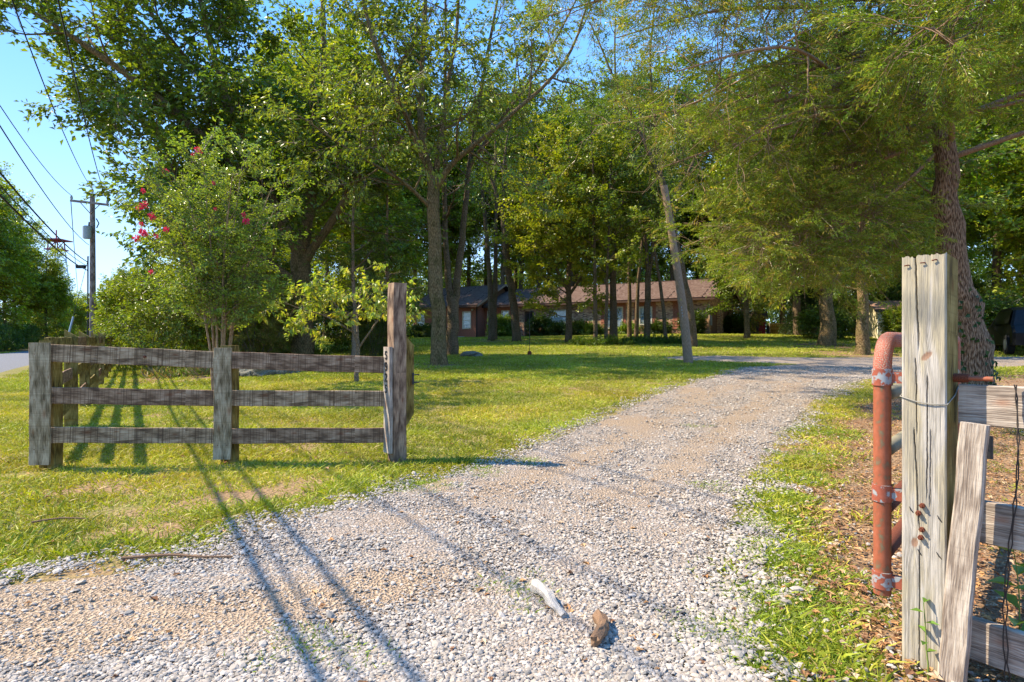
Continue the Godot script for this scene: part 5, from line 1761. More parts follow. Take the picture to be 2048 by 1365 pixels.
	tree("slim_tree", "forked trunk in front of the small right window", P(6.84, 30.5), [
		[pts3([0, -0.3, 0, 0.05, 1.8, 0, 0.1, 3.6, 0]), 0.17, 0.15, 0.99, 0.3, 0.0],
		[pts3([0.1, 3.4, 0, -0.1, 6, 0, -0.2, 9, 0, -0.4, 13, 0]), 0.11, 0.03, 0.4, 0.0],
		[pts3([0.1, 3.4, 0, 0.5, 5.6, 0, 0.7, 8.4, 0, 1.4, 12, 0]), 0.11, 0.03, 0.4, 0.0],
	], opt("ash", 11, 2.0, 7, 0.95, 3, 1.2, {"tint": Color(1.0, 1.1, 0.9)}), "brown_bark", "slim trees in front of the house")
	# leaning tree behind the pole with high bare limbs
	tree("ivy_tree", "ivy-clad leaning trunk right behind the pale leaning pole", P(8.1, 26.9), [
		[pts3([0.05, -0.3, 0, -0.2, 2.0, 0, -0.75, 4.6, 0, -1.4, 7.6, 0]), 0.22, 0.15, 0.97, 0.4, 0.0],
		[pts3([-1.4, 7.5, 0, -2.3, 9.5, 0, -3.4, 11.8, 0, -4.6, 14.6, 0]), 0.11, 0.03, 0.1, 0.0],
		[pts3([-1.4, 7.5, 0, -1.7, 10.2, 0, -1.9, 13.0, 0, -1.6, 16.0, 0]), 0.10, 0.03, 0.15, 0.0],
		[pts3([-1.1, 6.2, 0, 0.2, 8.6, -0.3, 1.2, 11.5, -0.4, 1.6, 15.0, -0.4]), 0.09, 0.03, 0.2, 0.0],
	], opt("ash", 9, 2.3, 6, 1.0, 2, 1.2, {"bare": 0.5}), "brown_bark")
	# two big oaks on the right and the lone trunk beyond the garage
	var ringed := tree("oak_tree", "thick oak trunk standing beyond the gravel loop with orange tape on its bark", P(14.65, 27.8), [
		[pts3([0, -0.3, 0, -0.05, 1.5, 0, 0.0, 4.5, 0, 0.0, 8.0, 0, 0.2, 14.0, 0]), 0.40, 0.10, 0.36, 0.45],
		[pts3([0, 5.0, 0, -1.8, 7.0, 0.8, -3.4, 9.6, 1.2]), 0.13, 0.03, 0.2, 0.0],
		[pts3([0, 5.6, 0, 1.8, 7.4, 0.6, 3.4, 9.8, 0.9]), 0.13, 0.03, 0.2, 0.0],
	], opt("oak", 15, 3.0, 8, 1.15, 4, 1.35, {"tint": Color(1.2, 1.2, 0.95)}), "oak_bark")
	var loop := []
	for k in 25:
		loop.append(Vector3(cos(TAU * k / 24.0) * 0.30, 3.3 + 0.05 * sin(TAU * k / 24.0), sin(TAU * k / 24.0) * 0.30))
	part("tape", tube_mesh(loop, 0.025, 5), M.pink_tape, ringed)
	tree("oak_tree", "second oak trunk nearer the drive, in front of the cream shed", P(12.95, 22.2), [
		[pts3([0, -0.3, 0, 0.05, 1.5, 0, -0.02, 4.0, 0, 0.1, 8.0, 0, 0.3, 13.0, 0]), 0.25, 0.06, 0.34, 0.5],
		[pts3([0.0, 3.6, 0, 0.9, 5.2, 0.4, 1.8, 7.4, 0.6]), 0.10, 0.03, 0.2, 0.0],
	], opt("oak", 17, 2.6, 8, 1.1, 4, 1.3, {"tint": Color(1.25, 1.22, 0.95)}), "oak_bark")
	tree("hickory_tree", "slender trunk with a mulch ring between the garage and the thick oak", P(13.1, 33.4), [
		[pts3([0, -0.3, 0, -0.05, 2, 0, 0.05, 5, 0, 0.1, 11.0, 0]), 0.18, 0.05, 0.26, 0.4],
	], opt("maple", 20, 2.3, 8, 1.0, 4, 1.25, {"tint": Color(0.9, 1.0, 0.9), "lift": 0.0}), "oak_bark")
	# red cedar at the right, leaning, with long twiggy limbs reaching over the drive
	var root := tree("red_cedar", "big leaning red cedar with shaggy bark behind the right fence", P(7.42, 9.5), [
		[pts3([0, -0.3, 0, -0.1, 0.7, 0, -0.3, 1.7, 0, -0.5, 2.9, 0, -0.58, 4.2, 0, -0.5, 6.5, 0, -0.3, 10.5, 0]), 0.335, 0.08, 0.70, 0.28, 1.0],
	], opt("cedar", 30, 2.8, 9, 0.7, 3, 1.0, {"lift": -0.012, "ang": 0.95, "wob": 0.16, "taper": 0.8, "bare": 0.33, "twig_bark": "cedar_twig", "limb_bark": "cedar_twig", "tint": Color(1.5, 1.55, 1.0)}), "cedar_bark")
	var more := []
	for k in 28:
		var he := 2.75 + 0.21 * k
		var dz := rf(-2.6, 2.4)
		var ln := 3.3 + (he - 1.8) * 0.58 + rf(-1.1, 0.3)
		var h := maxf(he + 0.26 * ln, 4.35 + 0.05 * k)
		more.append([pts3([-0.5, h, 0, -0.5 - ln * 0.33, lerpf(h, he, 0.25) + rf(-0.1, 0.3), dz * 0.25 + rf(-0.3, 0.3), -0.5 - ln * 0.7, lerpf(h, he, 0.62) + rf(-0.2, 0.3), dz * 0.75 + rf(-0.3, 0.3), -0.5 - ln, he + rf(-0.1, 0.4), dz]), 0.05, 0.008, 0.18, 0.0])
	for k in 6:
		var h := 4.0 + 0.6 * k
		more.append([pts3([-0.4, h, 0, 0.8, h + 0.3, 0.8, 2.0, h + 0.1, 1.6, 3.0, h - 0.3, 2.2]), 0.05, 0.008, 0.2, 0.0])
		more.append([pts3([-0.55, 4.2, 0, -1.3, 3.5, 0.0, -2.4, 2.85, 0.2, -3.6, 2.65, 0.3]), 0.035, 0.006, 0.45, 0.0])
	var limbs := Node3D.new()
	limbs.name = "limbs"
	root.add_child(limbs)
	grow(limbs, more, opt("cedar", 14, 1.2, 9, 0.5, 3, 1.0, {"lift": -0.03, "ang": 0.8, "bare": 0.26, "twig_bark": "cedar_twig", "tint": Color(1.6, 1.62, 1.0)}), "cedar_twig")
	# fresh green limb reaching towards the gate
	var fresh := Node3D.new()
	fresh.name = "fresh_limb"
	root.add_child(fresh)
	grow(fresh, [[pts3([-0.6, 4.2, 0.2, -1.5, 4.75, 1.4, -2.5, 4.6, 2.6, -3.4, 4.15, 3.6]), 0.05, 0.008, 0.3, 0.0], [pts3([-0.6, 4.6, 0.2, -1.2, 5.1, 1.4, -1.9, 5.1, 2.6, -2.6, 4.7, 3.5]), 0.05, 0.008, 0.35, 0.0]], opt("cedar", 18, 0.9, 8, 0.4, 4, 1.0, {"lift": -0.05, "ang": 0.8, "bare": 0.05, "twig_bark": "cedar_twig", "tint": Color(1.45, 1.6, 0.8)}), "cedar_twig")

func add_flowers(root: Node3D, spots: Array) -> void:
	var b := MB.new()
	b.flat = true
	for k in 46:
		var d := rdir()
		var v := rf(0.8, 1.2)
		leaf_into(b, d * rf(0.0, 0.055) * Vector3(0.8, 1.5, 0.8), (d + rdir() * 0.6).normalized(), rdir(), 0.04, 0.034, Color(0.78 * v, 0.05 * v, 0.15 * v))
	var m := b.done()
	for s in spots:
		var o := part("flower_head", m, M.petal, root, Vector3(s[0] * 0.74, s[1] * 0.97, s[2] * 0.85), Vector3(rf(-0.6, 0.6), rf(0, 6), rf(-0.6, 0.6)))
		o.scale = Vector3.ONE * rf(0.45, 1.05)

# ------------------------------------------------------------------ woods behind
const ORD := ["first", "second", "third", "fourth", "fifth", "sixth", "seventh", "eighth", "ninth", "tenth", "eleventh", "twelfth", "thirteenth", "fourteenth", "fifteenth", "sixteenth", "seventeenth", "eighteenth", "nineteenth", "twentieth", "twenty-first", "twenty-second", "twenty-third", "twenty-fourth", "twenty-fifth", "twenty-sixth", "twenty-seventh", "twenty-eighth", "twenty-ninth", "thirtieth", "thirty-first", "thirty-second", "thirty-third", "thirty-fourth", "thirty-fifth", "thirty-sixth"]

func build_background_trees() -> void:
	var protos := []
	for k in 5:
		var h: float = [17.0, 21.0, 15.0, 19.0, 13.0][k]
		var st := [[pts3([0, -0.4, 0, rf(-0.3, 0.3), h * 0.35, 0, rf(-0.6, 0.6), h * 0.7, rf(-0.5, 0.5), rf(-0.8, 0.8), h, 0]), 0.24, 0.04, [0.34, 0.42, 0.22, 0.3, 0.1][k], 0.3]]
		if k % 2 == 0:
			st.append([pts3([0.02, h * 0.38, 0, 1.1, h * 0.55, 0.6, 1.9, h * 0.8, 0.9]), 0.12, 0.03, 0.3, 0.0])
		var root := tree("wood_tree", "", Vector3.ZERO, st, opt("far", 30, h * 0.2, 7, 1.3, 3, 1.3, {"tint": [Color(1.65, 1.55, 1.0), Color(1.5, 1.5, 1.0), Color(1.9, 1.65, 0.9), Color(1.6, 1.6, 0.9), Color(2.0, 1.75, 0.9)][k], "lift": 0.04, "ang": 0.72}), "brown_bark")
		protos.append(root)
	var used := [false, false, false, false, false]
	# [x, d, prototype, scale, row]
	var rows := []
	var spots := [
		# behind the house, left to right
		[-14.5, 62, 1], [-12.6, 57.5, 1], [-4.8, 66, 1], [-10.5, 66, 0], [-6.5, 63, 3], [-3.0, 68, 1], [1.0, 64, 0], [4.2, 66, 3], [7.2, 70, 1], [10.5, 63, 0], [13.8, 67, 1], [-8.4, 60.5, 1], [-1.0, 60.5, 1], [2.6, 62, 3], [5.8, 60, 1], [9.0, 59, 1], [12.4, 58, 3], [15.4, 57, 1], [18.6, 55.5, 1], [21.8, 56.5, 1], [0.5, 74, 1], [8.0, 76, 1], [15.0, 76, 1], [17.0, 61, 3], [20.5, 66, 0], [24.0, 58, 2], [28.0, 62, 1], [32.0, 58, 0], [36.0, 63, 3], [41.0, 59, 1], [46.0, 62, 0],
		# right side, nearer
		[22.5, 50, 2], [27.0, 47, 3], [25.5, 40, 4], [30.5, 42, 0], [34.5, 48, 1], [38.5, 44, 2], [31.0, 33, 4], [35.0, 36, 3], [23.5, 46, 1], [29.5, 51, 1], [27.8, 34.5, 1], [33.0, 39, 1], [37.0, 26, 1], [28.5, 29, 2], [33.5, 27, 0], [24.5, 27, 4], [21.8, 30.5, 3], [18.2, 38.0, 2], [39.0, 30, 1],
		# left of the house
		[-11.2, 40, 3], [-14.0, 45, 0], [-17.5, 50, 1], [-11.8, 33.5, 2], [-8.4, 38, 4], [-24.5, 54, 2], [-13.2, 28.5, 4], [-20.0, 58, 1],
	]
	var k := 0
	for s in spots:
		var lab := ""
		var grp := ""
		if s[1] >= 56 and s[0] > -15:
			lab = "tall leafy tree, %s from the left in the wood behind the house"
			grp = "wood behind the house"
		elif s[0] > 15:
			lab = "leafy tree, %s from the left in the wood right of the house"
			grp = "wood right of the house"
		else:
			lab = "leafy tree, %s from the left in the wood between great oak and house"
			grp = "wood left of the house"
		var rank := 0
		for q in spots:
			var same: bool = (q[1] >= 56 and q[0] > -15) == (grp == "wood behind the house") and (q[0] > 15 and not (q[1] >= 56 and q[0] > -15)) == (grp == "wood right of the house")
			if same and q[0] / q[1] < s[0] / s[1]:
				rank += 1
		place_wood(protos, used, s[2], lab % ORD[rank], grp, s[0], s[1], rf(0.9, 1.12) * (0.72 if s[2] == 4 else 1.0) * (1.12 if s[1] >= 56 else 1.0))
		k += 1
	# far side of the road, left edge of the picture
	var far := [[-49.5, 52.0, 2, 0.9], [-52.5, 59.0, 0, 1.0], [-56.5, 64.0, 4, 1.25], [-58.5, 69.0, 0, 0.98], [-62.0, 75.0, 2, 0.95], [-60.5, 78.0, 4, 0.9], [-66.0, 84.0, 2, 0.7], [-70.0, 92.0, 4, 0.75], [-74.0, 101.0, 2, 0.55], [-80.0, 112.0, 4, 0.7], [-86.0, 124.0, 2, 0.6], [-56.0, 56.0, 3, 0.85]]
	for s in far:
		var rank := 0
		for q in far:
			if q[0] / q[1] < s[0] / s[1]:
				rank += 1
		place_wood(protos, used, s[2], "roadside tree across the road, %s from the left picture edge" % ORD[rank], "trees across the road", s[0], s[1], s[3])
	# the mass of the wood further off
	var where := [[], []]
	var tint := [PackedColorArray(), PackedColorArray()]
	for q in 9000:
		var a := rf(-1.05, 0.95)
		var d := rf(74.0, 130.0)
		var x := tan(a) * d
		if x < -0.55 * d - 8.0:
			d = rf(110.0, 150.0)
			x = tan(a) * d
		var crown := 10.0 + 5.0 * nz(x, d, 0.06) + 2.5 * nz(x, d, 0.2)
		if x < -0.5 * d:
			crown *= 0.5
		var h := crown * pow(rf(0, 1), 0.75)
		var w := q % 2
		where[w].append(Transform3D(basis_for(rdir(), rf(-1, 1), rf(1.8, 3.0)), P(x, d, h)))
		var v := rf(0.75, 1.25)
		tint[w].append(Color(v, v * rf(0.95, 1.1), v * 0.95))
	for w in 2:
		var o := scatter("far_woods", LEAF.far[w], M.leaf, self, where[w], tint[w])
		tag(o, "mass of distant woodland foliage behind the single trees", "woodland")

func place_wood(protos: Array, used: Array, k: int, lab: String, grp: String, x: float, d: float, sc: float) -> void:
	var p: Node3D = protos[k]
	if not used[k]:
		used[k] = true
		p.position = P(x, d)
		p.scale = Vector3.ONE * sc
		tag(p, lab, "tree", grp)
	else:
		copy_tree(p, lab, P(x, d), rf(0, TAU), sc, grp)

# ------------------------------------------------------------------ shrubs and beds
func build_shrubs() -> void:
	# olive-brown juniper by the great oak
	bush("juniper", "olive brown juniper bush at the left of the great oak trunk", P(-8.35, 19.6), 1.15, 2.9, 1500, "cedar", Color(1.9, 1.45, 1.3), 1.15, "", "shrub")
	bush("cedar_bush", "dark young cedar low behind the small dogwood", P(-5.0, 21.5), 0.9, 2.2, 700, "cedar", Color(0.8, 0.9, 0.8), 1.2)
	# young dark trunks right of the oak
	for s in [[-5.4, 20.5, "reddish thin trunk between the oak and the dogwood, nearer the oak"], [-4.55, 22.0, "reddish thin trunk between the oak and the dogwood, nearer the house"]]:
		tree("young_cedar", s[2], P(s[0], s[1]), [[pts3([0, -0.2, 0, 0.03, 1.5, 0, -0.05, 3.5, 0, 0.0, 6.5, 0]), 0.11, 0.03, 0.3, 0.2]], opt("cedar", 26, 1.5, 7, 0.55, 3, 1.3, {"tint": Color(0.75, 0.85, 0.8), "bare": 0.2, "ang": 0.8, "lift": 0.0}), "cedar_twig", "young cedars beside the oak")
	# hedge growth behind the road fence
	var hd := [[-11.0, 18.5, 1.15, 2.3], [-13.4, 22.0, 1.4, 3.3], [-9.9, 20.5, 1.3, 2.8], [-16.2, 27.0, 1.7, 4.2], [-11.4, 24.0, 1.6, 4.2], [-9.6, 24.5, 1.5, 4.0], [-19.6, 32.5, 1.9, 4.8], [-13.4, 28.5, 1.8, 5.0], [-23.4, 38.5, 2.0, 5.0], [-9.2, 22.3, 1.0, 2.0], [-6.4, 24.5, 1.2, 2.2], [-5.6, 25.5, 0.9, 1.5]]
	var hl := ["leafy bush nearest the road fence rails", "loose bush second along inside the road fence", "rounded bush left of the myrtle stems", "bushy growth third along inside the road fence", "high green bush behind the myrtle", "dense bush between myrtle and juniper", "bush beside the far end of the road fence", "tall bush behind the roadside growth", "far bush at the end of the road fence", "low dark bush left of the great oak foot", "dark bush right of the great oak foot", "low dark bush behind the dogwood stem"]
	for k in hd.size():
		var s: Array = hd[k]
		var g := 1.0 + 0.3 * ((k * 7) % 5) / 4.0
		bush("hedge_bush", hl[k], P(s[0], s[1]), s[2], s[3], int(420 * s[2] * s[3] / 4.0), "ash", Color(1.55 * g, 1.45 * g, 1.0), 0.95 + 0.15 * (k % 3), "hedge growth behind the road fence")
	# undergrowth across the road
	for k in 7:
		var d := 40.0 + 6.5 * k
		bush("roadside_bush", "low green bush across the road, %s nearest of the row" % ["the very", "second", "third", "fourth", "fifth", "sixth", "seventh"][k], P(-4.3 - 0.63 * d - 9.6, d), 2.0, 2.1 + 0.5 * (k % 3), 380, "ash", Color(0.95, 1.1, 0.95), 1.3, "bushes across the road")
	# foundation planting in front of the house
	var hx := Vector3(cos(deg_to_rad(-33.0)), 0, -sin(deg_to_rad(-33.0)))
	var hz := Vector3(sin(deg_to_rad(-33.0)), 0, cos(deg_to_rad(-33.0)))
	var fp := [[-26.4, 2.4, 1.0, 1.0, 0, "dark clipped bush under the leftmost wing window"], [-25.0, 2.4, 1.0, 1.05, 0, "dark clipped bush under the second wing window"], [-23.4, 2.4, 0.95, 0.95, 0, "dark low bush under the middle of the wing"], [-17.2, 1.1, 1.0, 1.75, 1, "tall green bush under the window left of the front door"], [-16.9, 1.8, 0.8, 0.8, 1, "low round bush left of the front steps"], [-13.3, 1.2, 0.95, 1.5, 0, "dark bush right of the front steps"], [-11.6, 1.1, 0.9, 0.95, 0, "dark bush under the picture window"], [-10.0, 1.1, 1.0, 1.0, 0, "dark low bush right of the picture window"], [-8.6, 1.1, 0.8, 0.8, 1, "low bush before the red panel"], [-5.6, 1.1, 0.7, 0.65, 2, "pale hosta clump under the small right window"], [-3.4, 1.1, 0.9, 0.75, 0, "dark low bush near the garage corner"], [-0.9, 1.1, 0.8, 1.5, 0, "dark upright bush at the garage corner"]]
	for s in fp:
		var w: Vector3 = Vector3(14.1, 0, -43.0) + hx * s[0] + hz * s[1]
		bush("foundation_bush", s[5], P(w.x, -w.z, -0.05), s[2], s[3], int(300 * s[2] * s[3]), "bush", [Color(0.55, 0.62, 0.6), Color(1.1, 1.2, 0.9), Color(1.6, 1.6, 1.3)][s[4]], 1.7, "bushes along the house front")
	# ivy bed between the slim trunks
	for s in [[3.6, 28.6, 1.0, "leafy ground plant at the left end of the tree bed"], [4.9, 28.9, 1.1, "leafy ground plant in the middle of the tree bed"], [6.2, 29.4, 1.2, "leafy ground plant at the right of the tree bed"], [8.0, 29.6, 1.0, "leafy ground plant below the curved slim trunk"], [7.0, 30.6, 1.1, "leafy ground plant behind the tree bed"]]:
		bush("bed_plant", s[3], P(s[0], s[1], -0.1), s[2], 0.34, 120, "bush", Color(0.95, 1.1, 0.8), 1.0, "low plants in the tree bed", "plant")
	# right side
	bush("blue_spruce", "dark blue-green spruce left of the thick oak trunk", P(19.8, 40.0), 1.7, 3.6, 900, "cedar", Color(0.35, 0.55, 0.9), 2.4, "", "shrub", 1)
	bush("shed_bush", "bright yellow-green bush in front of the cream shed", P(20.7, 31.0), 1.3, 1.75, 420, "bush", Color(1.6, 1.5, 0.8), 1.7)
	bush("red_berry_bush", "tall loose bush with reddish flowers right of the garage", P(19.0, 50.0), 1.8, 4.6, 420, "ash", Color(1.5, 1.15, 0.9), 1.3)
	bush("garage_bush", "round dark bush at the right of the garage doors", P(17.6, 47.3), 0.95, 1.4, 260, "bush", Color(0.55, 0.65, 0.6), 1.7)
	var rh := [[24.0, 36.5, 1.8, 3.2], [27.5, 37.5, 2.0, 3.6], [17.2, 20.0 + 13.0, 1.2, 1.4], [22.8, 43.0, 1.8, 2.8], [26.5, 32.5, 1.8, 2.6], [16.4, 54.0, 2.0, 3.2], [20.5, 25.5, 1.2, 2.0], [24.0, 24.0, 1.6, 2.6], [17.3, 14.5, 1.1, 1.7]]
	var rl := ["tall bush behind the cream shed", "tall bush right of the cream shed", "low bush between the two big oak trunks", "bush behind the slatted bin", "bush beyond the second oak on the right", "bush behind the garage end", "bush behind the cedar trunk", "bush behind the parked car", "bush at the right picture edge above the rails"]
	for k in rh.size():
		var s: Array = rh[k]
		bush("wood_bush", rl[k], P(s[0], s[1]), s[2], s[3], int(150 * s[2] * s[3]), "ash", Color(1.1, 1.15, 0.85), 1.2, "undergrowth on the right")
	# dry flower bed along the inside of the road fence
	var db := [[-9.7, 16.6], [-9.1, 16.2], [-8.6, 16.5], [-8.1, 16.0], [-7.6, 16.3], [-10.2, 17.2], [-7.2, 15.7]]
	var dl := ["straw-coloured clump at the left part of the flower bed", "dry leafy clump second in the flower bed", "tall dry clump in the middle back of the flower bed", "brown clump at the front of the flower bed", "green and brown clump right of the bed's middle", "grassy clump leftmost at the fence in the flower bed", "green clump beside the stone pile"]
	for k in db.size():
		dry_clump(dl[k], P(db[k][0], db[k][1]), 0.42, 0.42, 110, k % 3 == 1)
	# sprigs at the cracked post
	sprig("small green sprig growing against the lower front of the cracked post", P(1.50, 2.16, 0.0), 0.27, 6, 0.05)
	sprig("leafy seedling behind the leaning brace board", P(1.80, 2.16, 0.0), 0.50, 9, 0.12)
	sprig("leafy seedling at the foot of the right fence", P(1.93, 2.22, 0.0), 0.42, 8, 0.11)
	# ivy on the cedar foot
	var iv := thing("ivy", "dark ivy climbing the foot of the leaning cedar", "ivy", P(7.42, 9.5))
	var ib := MB.new()
	ib.flat = true
	for k in 130:
		var h := pow(rf(0, 1), 1.5) * 1.9
		var a := rf(0.1, 2.6)
		var c := Vector3(-0.1 - 0.18 * h, h, 0)
		var n := Vector3(cos(a), 0, sin(a))
		leaf_into(ib, c + n * (0.36 - 0.03 * h + rf(0, 0.05)), (Vector3.DOWN + rdir() * 0.8).normalized(), (n + rdir() * 0.4).normalized(), 0.085, 0.075, Color(0.03, 0.075, 0.025).lerp(Color(0.06, 0.12, 0.03), rf(0, 1)))
	part("leaves", ib.done(), M.leaf, iv).set_meta("kind", "stuff")

func dry_clump(label: String, at: Vector3, r: float, h: float, n: int, green: bool) -> void:
	var root := thing("bed_plant_clump", label, "plant", at, 0.0, "clumps in the dry flower bed")
	var b := MB.new()
	b.flat = true
	for k in n:
		var a := rf(0, TAU)
		var p := Vector3(cos(a), 0, sin(a)) * rf(0, r)
		var c := Color(0.42, 0.33, 0.17).lerp(Color(0.26, 0.16, 0.09), rf(0, 1)) if rf(0, 1) < (0.3 if green else 0.62) else Color(0.13, 0.20, 0.04).lerp(Color(0.25, 0.28, 0.07), rf(0, 1))
		leaf_into(b, p, (Vector3(rf(-1, 1), rf(0.3, 1.3), rf(-1, 1))).normalized(), rdir(), rf(0.15, h), rf(0.02, 0.045), c)
	part("leaves", b.done(), M.grass, root).set_meta("kind", "stuff")

func sprig(label: String, at: Vector3, h: float, n: int, l: float) -> void:
	var root := thing("seedling", label, "seedling", at)
	var st := MB.new()
	var path := wander(Vector3.ZERO, Vector3(rf(-0.15, 0.15), 1, rf(-0.1, 0.15)).normalized(), h, 5, 0.12, 0.1)
	st.tube(path, radii(6, 0.0035, 0.0015), 5, false)
	part("stem", st.done(), M.stem_green, root)
	for k in n:
		var t := 0.35 + 0.65 * k / (n - 1)
		var b := MB.new()
		b.flat = true
		var a := k * 2.4
		leaf_into(b, Vector3.ZERO, Vector3(cos(a), 0.25, sin(a)).normalized(), Vector3.UP, l * rf(0.75, 1.2), l * 0.5, Color(0.12, 0.26, 0.035).lerp(Color(0.2, 0.33, 0.05), rf(0, 1)))
		part("leaf", b.done(), M.leaf, root, along(path, t))

# ------------------------------------------------------------------ grass, gravel, leaves
func grass_patch(sd: int, blades: int, r: float, h: float, w: float, dry: float) -> ArrayMesh:
	var g := RandomNumberGenerator.new()
	g.seed = sd
	var b := MB.new()
	b.flat = true
	for k in blades:
		var a := g.randf() * TAU
		var p := Vector3(cos(a), 0, sin(a)) * sqrt(g.randf()) * r + Vector3(0, -0.01, 0)
		var d := Vector3(g.randf_range(-1, 1), g.randf_range(0.35, 1.2), g.randf_range(-1, 1)).normalized()
		var s := d.cross(Vector3(g.randf_range(-1, 1), 0.2, g.randf_range(-1, 1))).normalized() * w * 0.5 * g.randf_range(0.7, 1.3)
		var l := h * g.randf_range(0.5, 1.25)
		var v := g.randf_range(0.75, 1.25)
		b.col = Color(0.31, 0.345, 0.028) * v
		if g.randf() < dry:
			b.col = Color(0.52, 0.41, 0.17) * v
		elif g.randf() < 0.35:
			b.col = Color(0.44, 0.42, 0.05) * v
		var k0 := b.v.size()
		var mid := p + d * l * 0.55
		var tip := p + d * l + Vector3(d.x, -0.45, d.z) * l * 0.28
		b.vert(p - s, Vector3.UP)
		b.vert(p + s, Vector3.UP)
		b.vert(mid + s * 0.8, Vector3.UP)
		b.vert(mid - s * 0.8, Vector3.UP)
		b.vert(tip, Vector3.UP)
		b.i.append_array(PackedInt32Array([k0, k0 + 2, k0 + 1, k0, k0 + 3, k0 + 2, k0 + 3, k0 + 4, k0 + 2]))
	return b.done()

func pebble(sd: int) -> ArrayMesh:
	# twelve-cornered stone, dented and flattened
	var g := RandomNumberGenerator.new()
	g.seed = sd
	var t := (1.0 + sqrt(5.0)) / 2.0
	var v := [Vector3(-1, t, 0), Vector3(1, t, 0), Vector3(-1, -t, 0), Vector3(1, -t, 0), Vector3(0, -1, t), Vector3(0, 1, t), Vector3(0, -1, -t), Vector3(0, 1, -t), Vector3(t, 0, -1), Vector3(t, 0, 1), Vector3(-t, 0, -1), Vector3(-t, 0, 1)]
	var f := [0, 11, 5, 0, 5, 1, 0, 1, 7, 0, 7, 10, 0, 10, 11, 1, 5, 9, 5, 11, 4, 11, 10, 2, 10, 7, 6, 7, 1, 8, 3, 9, 4, 3, 4, 2, 3, 2, 6, 3, 6, 8, 3, 8, 9, 4, 9, 5, 2, 4, 11, 6, 2, 10, 8, 6, 7, 9, 8, 1]
	var b := MB.new()
	b.flat = true
	for p in v:
		b.vert((p as Vector3).normalized() * g.randf_range(0.72, 1.25) * Vector3(1.1, 0.48, g.randf_range(0.65, 0.95)), Vector3.UP)
	for k in range(0, 60, 3):
		b.i.append_array(PackedInt32Array([f[k], f[k + 2], f[k + 1]]))
	return b.done()

func fallen_leaf(sd: int, c: Color) -> ArrayMesh:
	var b := MB.new()
	b.flat = true
	b.col = c
	var g := RandomNumberGenerator.new()
	g.seed = sd
	leaf_into(b, Vector3(-0.04, 0.004, 0), Vector3(1, 0.08, 0).normalized(), Vector3.UP, 0.08, 0.045, c)
	leaf_into(b, Vector3(-0.01, 0.006, 0.0), Vector3(0.5, 0.25, 0.9).normalized(), Vector3.UP, 0.04, 0.03, c * 0.9)
	return b.done()

